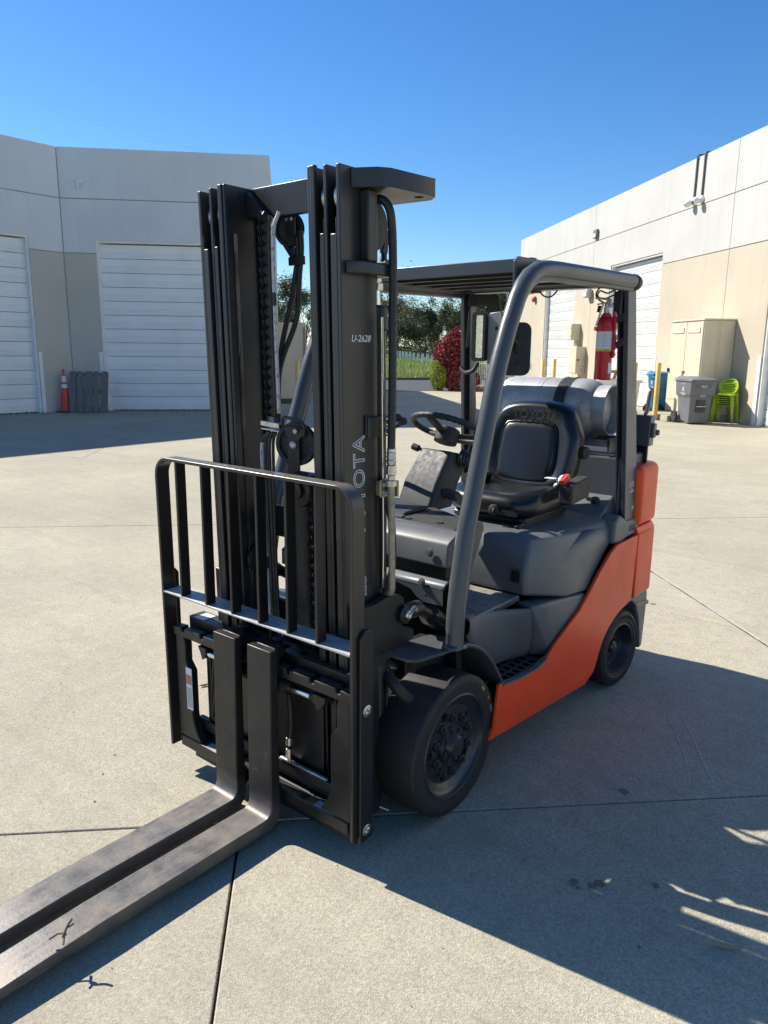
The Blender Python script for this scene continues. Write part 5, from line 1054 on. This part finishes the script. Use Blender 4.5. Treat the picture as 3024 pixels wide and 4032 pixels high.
wp = thing('wall_light', 'square wall light in shade near the corner of the left warehouse', 'wall light', tuple(Vector(LO)+Vector((math.cos(LA)*.555, math.sin(LA)*.555, 5.84))), LA); P(B().box(-.07, .07, -.08, -.004, 0, .205), 'light_housing', TRIM, wp, bevel=.006); P(B().box(-.012, .06, -.09, -.0805, .015, .15), 'light_glass', GLASS, wp, bevel=.002)
fb = thing('fire_bell', 'round pink red fire bell at the far end of the sunlit wall', 'fire bell', RW(16.95, 0, 4.12), RA); P(B().lathe([(.03, 0), (.03, .05), (.155, .06), (.165, .09), (.13, .14), (.06, .165), (0, .17)], (0, .004, 0), (0, 1, 0), 24), 'bell_gong', simple('faded_red_paint', (.55, .15, .15), .5), fb, bevel=0); P(B().box(-.08, .08, .004, .06, -.1, .1), 'bell_backbox', simple('bell_box', (.42, .12, .12), .6), fb, bevel=.01)
fl2 = thing('flood_light', 'grey flood light on the tan wall above the extinguisher', 'wall light', RW(10.62, 0, 3.75), RA); P(B().box(-.30, .12, .01, .22, 0, .30), 'light_housing', simple('cast_grey', (.42, .41, .38), .5), fl2, bevel=.04, seg=3); P(B().box(-.26, .08, .221, .235, .03, .2), 'light_glass', GLASS, fl2, bevel=.004)
tp_ = thing('hose_tap', 'small brass hose tap on a standpipe by the sunlit wall', 'tap', RW(9.9, .4)); P(B().cyl((0, 0, 0), (0, 0, 1.15), .018, 8), 'standpipe', TUBEM, tp_, bevel=0); P(B().tube([(0, 0, 1.12), (-.07, -.03, 1.13), (-.09, -.04, 1.07)], .02, 8).cyl((0, 0, 1.15), (0, 0, 1.22), .012, 6).obox((0, 0, 1.22), (.05, 0, 0), (0, .01, 0), (0, 0, .008)), 'tap_body', simple('brass', (.30, .22, .10), .4, .8), tp_, bevel=0)
for t, z, nm in ((17.15, 1.10, 'outlet cover low on the tan wall at the far corner'), (17.05, .35, 'lower outlet cover low on the far tan wall')):
    o = thing('outlet_cover', nm, 'outlet', RW(t, 0, z), RA); P(B().box(-.06, .06, .003, .02, -.12, .12), 'cover_plate', simple('tan_plate', (.36, .30, .21), .6), o, bevel=.004)
# white bin table with broken pallet pieces behind the forklift
vd = Vector((-.33, .94, 0)).normalized(); tz = math.atan2(-vd.x, vd.y)
tb_l = Vector((-6.75, 19.0, 0))*1.0
tbn = thing('skip_bin', 'low white plastic bin with a warped board for a lid', 'skip bin', tb_l, tz)
P(B().prism([(-.50, .02), (.46, .02), (.53, .92), (-.57, .92)], 'y', -.40, .40), 'bin_body', TRIM, tbn, bevel=.02); P(B().box(-.63, .59, -.46, .46, .90, .955), 'bin_rim', TRIM, tbn, bevel=.012)
bd_ = thing('board', 'warped pale board lying across the white bin', 'board', tb_l+Vector((0, 0, .958)), tz); P(B().obox((-.02, 0, .022), (.62, 0, -.012), (0, .44, 0), (0, 0, .012)), 'board_sheet', simple('pale_board', (.62, .57, .45), .8), bd_, bevel=.004)
pp = thing('broken_pallet', 'broken wooden pallet piece stacked on the white bin', 'pallet', tb_l+Vector((-.15, 0, 1.002)), tz)
woodp = simple('pale_wood', (.33, .27, .19), .85, 0, .35, 5)
for k, x in enumerate((-.36, -.22, -.05, .12, .26)):
    P(B().prism([(x-.03, 0), (x+.03, 0), (x+.05, .10), (x+.075, .16), (x+.01, .16), (x-.005, .08)], 'y', -.30, .30), 'pallet_block', woodp, pp, bevel=.004)
for y in (-.30, -.10, .12): P(B().box(-.38, .02, y, y+.11, .162, .242), 'pallet_board', woodp, pp, bevel=.004)
for y in (-.30, .0): P(B().obox((.20, y+.05, .19), (.16, 0, -.02), (0, .05, 0), (0, 0, .02)), 'pallet_board', woodp, pp, bevel=.004)
# ================================================================== LEFT CORNER: cone and pallet
cn = thing('traffic_cone', 'tall orange traffic cone with white bands beside the leaning pallet', 'traffic cone', (-17.92, 8.175, 0))
P(B().lathe([(.145, .03), (.135, .05), (.052, .98), (.05, 1.0), (.034, 1.02), (.030, 1.10), (.036, 1.12), (.030, 1.16), (0, 1.165)], (0, 0, 0), (0, 0, 1), 24), 'cone_body', CONEM, cn, bevel=0); P(B().box(-.17, .17, -.17, .17, 0, .035), 'cone_base', simple('cone_base_black', (.03, .03, .03), .8), cn, bevel=.01)
for z0, z1 in ((.66, .76), (.82, .98)):
    r0 = .135-.083*(z0-.05)/.93; r1 = .135-.083*(z1-.05)/.93; P(B().lathe([(r0+.002, z0), (r1+.002, z1)], (0, 0, 0), (0, 0, 1), 24), 'reflective_band', LABW, cn, bevel=0)
pa = thing('pallet', 'weathered grey wooden pallet leaning against the left warehouse wall', 'pallet', (-17.36, 8.50, .015), LA-R(3))
def lean_p(v): return (v.x+.03*v.z, v.y+.20*v.z, v.z)
for x, w2 in ((-.42, .085), (-.215, .055), (.005, .09), (.205, .055), (.42, .085)):
    tw = random.uniform(-.02, .02); P(B().box(x-w2, x+w2, -.018, 0, 0, 1.09).tf(lambda v: lean_p(Vector((v.x-.0+tw*(v.z-.5), v.y, v.z)))), 'pallet_board', PWOOD, pa, bevel=.004)
for z in (.03, .50, .96): P(B().box(-.50, .50, .001, .090, z, z+.09 if z != .5 else z+.11).tf(lean_p), 'stringer', PWOOD, pa, bevel=.005)
for x in (-.42, 0, .42): P(B().box(x-.07, x+.07, .091, .108, 0, 1.06).tf(lean_p), 'bottom_board', PWOOD, pa, bevel=.004)
# ================================================================== FENCE, POSTS, PLANTS
fe = thing('metal_fence', 'white metal picket fence at the far end of the sunlit warehouse', 'fence', (-17.4, 26.6, 0), R(90))
fw_ = simple('fence_white', (.72, .72, .70), .5)
for z in (.12, 1.16): P(B().box(0, 4.9, -.018, .018, z, z+.045), 'fence_rail', fw_, fe, bevel=0)
pk = None
for k in range(32):
    if pk is None: pk = P(B().box(-.011, .011, -.011, .011, .05, 1.32), 'picket', fw_, fe, bevel=0); pk.location = (.08, 0, 0)
    else: o = pk.copy(); COL.objects.link(o); o.location = (.08+.152*k, 0, 0)
for x in (0, 2.45, 4.88): P(B().box(x-.035, x+.035, -.035, .035, 0, 1.42).prism([(x-.05, 1.42), (x+.05, 1.42), (x, 1.46)], 'y', -.05, .05), 'fence_post', fw_, fe, bevel=0)
fe2 = thing('metal_fence', 'short stretch of white fence seen past the tan enclosure wall', 'fence', (-17.6, 17.6, 0), R(40))
for z in (.3, 1.45): P(B().box(0, 1.6, -.02, .02, z, z+.05), 'fence_rail', fw_, fe2, bevel=0)
for k in range(9): P(B().box(.05+.18*k, .075+.18*k, -.012, .012, .1, 1.6), 'picket', fw_, fe2, bevel=0)
pgrey = simple('post_pale_green', (.66, .68, .63), .7, 0, .12, 6)
pr0 = None
for k in range(12):
    f = k/11; s = 9.8+5.6*f; d = 21.7+38.5*f; x, y, _ = kp(s, d); z = .10+.012*d
    lab = ['nearest pale field post, just left of the red shrub', 'second pale field post from the red shrub', 'third pale field post from the red shrub', 'fourth pale field post from the red shrub', 'fifth pale field post from the red shrub', 'sixth pale field post from the red shrub', 'seventh pale field post from the red shrub', 'eighth pale field post from the red shrub', 'fourth pale field post from the far left end of the row', 'third pale field post from the far left end of the row', 'second pale field post from the far left end of the row', 'farthest pale field post at the left end of the row'][k]
    if pr0 is None:
        pr0 = thing('field_post', lab, 'post', (x, y, z), R(37), 'square posts in a row across the field'); P(B().box(-.135, .135, -.135, .135, -.2, .98), 'post_shaft', pgrey, pr0, bevel=.015); P(B().box(-.14, .14, -.14, .14, .981, 1.0), 'post_cap', pgrey, pr0, bevel=.01)
    else: dup(pr0, (x, y, z), None, lab)
def leaves(n, sampler, size, asp, rng):
    bb = B()
    for _ in range(n):
        c, nr = sampler(); s = size*rng.uniform(.6, 1.3)
        d = Vector((rng.gauss(0, 1), rng.gauss(0, 1), rng.gauss(0, .7)-.2)).normalized(); e = d.cross(Vector((rng.gauss(0, 1), rng.gauss(0, 1), rng.gauss(0, 1)))).normalized()
        d *= s; e *= s*asp; bb.add([c-d, c+e, c+d, c-e], [(0, 1, 2, 3)])
    return bb
def shrub(name, label, loc, rx, rz_, n, size, mat, seed, zc=None, base=True):
    rng = random.Random(seed); o = thing(name, label, 'shrub', loc); zc = zc or rz_
    lumps = [(Vector((rng.gauss(0, 1), rng.gauss(0, 1), rng.gauss(0, 1))).normalized(), rng.uniform(-.10, .20)) for _ in range(34)]
    def smp():
        d = Vector((rng.gauss(0, 1), rng.gauss(0, 1), rng.gauss(0, 1))).normalized(); r = 1+sum(a*max(0, d.dot(q)-.7)*3 for q, a in lumps); r *= 1-.34*rng.random()**1.7
        return Vector((d.x*rx*r, d.y*rx*r, zc+d.z*rz_*r)), d
    lf = leaves(n, smp, size, .42, rng); lf.build('foliage', mat, o, smooth=False)
    br_ = B()
    for k in range(7):
        a = rng.uniform(0, 6.28); br_.tube([(0, 0, 0), (rx*.2*math.cos(a), rx*.2*math.sin(a), zc*.6), (rx*.6*math.cos(a), rx*.6*math.sin(a), zc*1.2)], [.035, .025, .01], 6)
    br_.build('stems', BARK, o); return o
shrub('red_shrub', 'tall clipped red leaved shrub at the far edge of the yard', (-17.75, 26.75, .05), .90, 1.06, 10000, .080, LEAFR, 1, 1.52)
shrub('red_shrub', 'low red leaved growth at the foot of the tall clipped shrub', (-17.45, 26.55, .0), .74, .70, 3000, .08, LEAFR, 12, .55)
shrub('lime_shrub', 'small yellow green shrub at the foot of the red shrub', (-17.85, 25.55, 0), .34, .58, 2200, .05, LEAFY, 2, .60)
shrub('hedge', 'green hedge behind the white picket fence', (-19.3, 29.6, 0), 1.1, .75, 4000, .06, LEAFH, 3, .8)
shrub('yard_shrub', 'green shrub by the short fence past the enclosure wall', (-17.6, 18.6, 0), .8, .8, 3000, .06, LEAFH, 4, .7)
rk = thing('red_kerb', 'red painted kerb along the bed of the red shrub', 'kerb', (-17.25, 26.0, 0), R(68)); P(B().box(0, 3.2, -.08, .08, 0, .13), 'kerb_stone', simple('red_kerb_paint', (.50, .10, .09), .7), rk, bevel=.02)
# trees beyond the field
def tree_mesh(seed, h, rx, n, mat, weep=.4):
    rng = random.Random(seed); tr = B(); tips = []
    def limb(p, d, ln, r, lv):
        pts = [p]; q = p.copy()
        for k in range(4): d = (d+Vector((rng.gauss(0, .16), rng.gauss(0, .16), .07))).normalized(); q = q+d*ln/4; pts.append(q.copy())
        tr.tube(pts, [r*(1-.16*k) for k in range(5)], 6)
        if lv == 0: tips.extend(pts[2:]); return
        for k in range(3 if lv > 1 else 4):
            i = rng.choice((2, 3, 4)); a = rng.uniform(0, 6.28); dd = (d*.75+Vector((math.cos(a), math.sin(a), rng.uniform(-.1, .5)))*.8).normalized(); limb(pts[i], dd, ln*rng.uniform(.55, .8), r*.5, lv-1)
    limb(Vector((0, 0, -.3)), Vector((rng.gauss(0, .08), rng.gauss(0, .08), 1)), h*.42, h*.018, 2)
    limb(Vector((.1, 0, h*.15)), Vector((rng.gauss(0, .3), rng.gauss(0, .3), 1)).normalized(), h*.40, h*.013, 2)
    for k in range(10):
        a = rng.uniform(0, 6.28); rr_ = rng.uniform(.2, 1)*rx; tips.append(Vector((rr_*math.cos(a), rr_*math.sin(a), h*rng.uniform(.12, .9))))
    cl = [(t, rng.uniform(.10, .20)*rx*rng.uniform(.7, 1.6)) for t in tips]
    def smp():
        t, r = rng.choice(cl); d = Vector((rng.gauss(0, .6), rng.gauss(0, .6), rng.gauss(-.25*weep, .62)))*r*1.25; return t+d, d
    return tr, leaves(n, smp, .16, .42, rng)
def make_tree(label, seed, h, rx, n, mat):
    o = thing('tree', label, 'tree', (0, 0, 0), 0, 'trees beyond the field'); a, c = tree_mesh(seed, h, rx, n, mat); a.build('trunk', BARK, o); c.build('crown', mat, o, smooth=False); return o
TR = [make_tree('x', 21, 13, 3.6, 9000, LEAF1), make_tree('x', 22, 11, 3.4, 9000, LEAF2), make_tree('x', 23, 14.5, 3.2, 7000, LEAF2), make_tree('x', 24, 9, 3.8, 9000, LEAF1)]
TP = [(1040, 128, 2, 1.0, 'tall airy olive tree at the far left behind the mast'), (1140, 118, 0, 1.02, 'dark tree left in the gap between the mast rails'), (1215, 126, 2, .86, 'olive tree right in the gap between the mast rails'), (1290, 120, 1, .9, 'bushy olive tree hidden mostly behind the mast'), (1400, 122, 0, .9, 'dark tree fully behind the mast'),
      (1500, 112, 2, 1.02, 'tallest airy tree just right of the mast'), (1555, 122, 0, .82, 'dark dense tree right of the mast hose'), (1580, 108, 3, .80, 'low dark spreading tree behind the field posts'), (1620, 118, 1, .84, 'olive tree left of the gap of sky under the roof'), (1668, 110, 3, .98, 'dark round tree in the middle of the row'), (1700, 124, 1, .80, 'small olive tree under the gap of sky'), (1745, 114, 3, 1.02, 'dark tree just left of the red shrub'), (1790, 118, 2, .80, 'airy tree behind the red shrub, left of the rear post'),
      (1830, 110, 0, .80, 'dark tree behind the red shrub and rear post'), (1880, 116, 1, .98, 'olive tree right of the far rear post'), (1940, 108, 0, .84, 'dark tree behind the work light'), (2000, 112, 1, .95, 'olive tree behind the front leg of the forklift'), (2060, 112, 3, 1.0, 'dark tree at the corner of the sunlit warehouse'), (1460, 108, 3, .8, 'low dark tree behind the return hose')]
used_t = set()
for i, (px_, dist, kind, sc_t, lab) in enumerate(TP):
    dv = fw*2941.7+r2*(px_-1512); dv.z = 0; dv.normalize(); p_ = Vector(CAMP)+dv*dist; p_.z = .10+.012*min(150, max(0, (Vector((p_.x, p_.y, 0))-K).dot(KD)))
    if kind in used_t: o = dup(TR[kind], p_, i*1.7, lab)
    else: o = TR[kind]; used_t.add(kind); o.location = p_; o.rotation_euler = (0, 0, i*1.7); o['label'] = lab
    o.scale = (sc_t, sc_t, sc_t*random.uniform(.95, 1.05))
uw = B(); rng = random.Random(77)
def smp_u():
    s = rng.uniform(-25, 45); d = rng.uniform(72, 92); h = (1.2+.9*math.sin(s*.7)+.6*math.sin(s*1.9))*rng.random()**.6*1.5; return Vector(kp(s, d, .1+.012*d+abs(h))), None
o = leaves(26000, smp_u, .22, .5, rng).build('undergrowth', LEAF1, smooth=False); o['kind'] = 'stuff'
# ================================================================== SMALL LITTER ON THE YARD
twq = Vector((.078, -1.315, .085))
tw1 = B().tube(spline([(.055, -1.305, .082), (.08, -1.33, .10), (.075, -1.30, .14), (.085, -1.285, .165)], 4), .006, 6).tube([(.078, -1.315, .11), (.045, -1.335, .10), (.03, -1.37, .085)], .005, 6).tube([(.08, -1.30, .13), (.10, -1.285, .150)], .004, 6).tube([(.075, -1.32, .105), (.11, -1.345, .085)], .005, 6)
tw1 = tag(tw1.tf(lambda v: twq+(v-twq)*.62+Vector((0, 0, .004))).build('twig', BARK), 'small dry twig caught on the edge of the near fork', 'twig')
lf_ = simple('dry_leaf', (.33, .25, .15), .8)
LIT = [((1.50, -.04), 25, .045, .007, 'dry brown stick lying in the shadow at lower right', 'stick'), ((-1.10, .05), 70, .025, .006, 'small dry leaf on the sunlit yard left of the carriage', 'leaf'), ((-1.40, .32), 60, .018, .005, 'tiny dry leaf on the yard further left of the carriage', 'leaf')]
for (x, y), a, ln, wd_, lab, cat in LIT:
    o = B().mesh(plate([circ(0, 0, ln, 12, wd_)], .004)).tf(lambda v: (v.x, v.y, v.z+.006+.25*v.x*v.x/ln)).build('dry_'+cat, lf_); o.location = (x, y, 0); o.rotation_euler = (0, 0, R(a)); tag(o, lab, cat)
gr_ = B(); rng = random.Random(15)
for k in range(420):
    x, y = rng.uniform(-3, 2.6), rng.uniform(-1.7, 4); r = rng.uniform(.0015, .0045); gr_.hull([(x+rng.uniform(-r, r), y+rng.uniform(-r, r), z) for z in (0, 0, 0, r, r*1.2, r*.8)])
o = gr_.build('grit', simple('pale_grit', (.42, .38, .30), .9)); o['kind'] = 'stuff'
wd2 = B()
for k in range(160):
    t = rng.uniform(-3.5, 5.2); x = LO[0]+math.cos(LA)*max(t, 0)+.05; y = LO[1]+math.sin(LA)*max(t, 0)+min(t, 0); x += (.06 if t > 0 else .03)+rng.uniform(0, .10); y -= .05 if t > 0 else 0; h = rng.uniform(.02, .12)
    wd2.add([(x-.01, y, 0), (x+.012, y+.008, 0), (x+rng.uniform(-.06, .06), y+rng.uniform(-.06, .06), h)], [(0, 1, 2)])
o = wd2.build('weeds', simple('weed_dry', (.12, .11, .05), .9), smooth=False); o['kind'] = 'stuff'
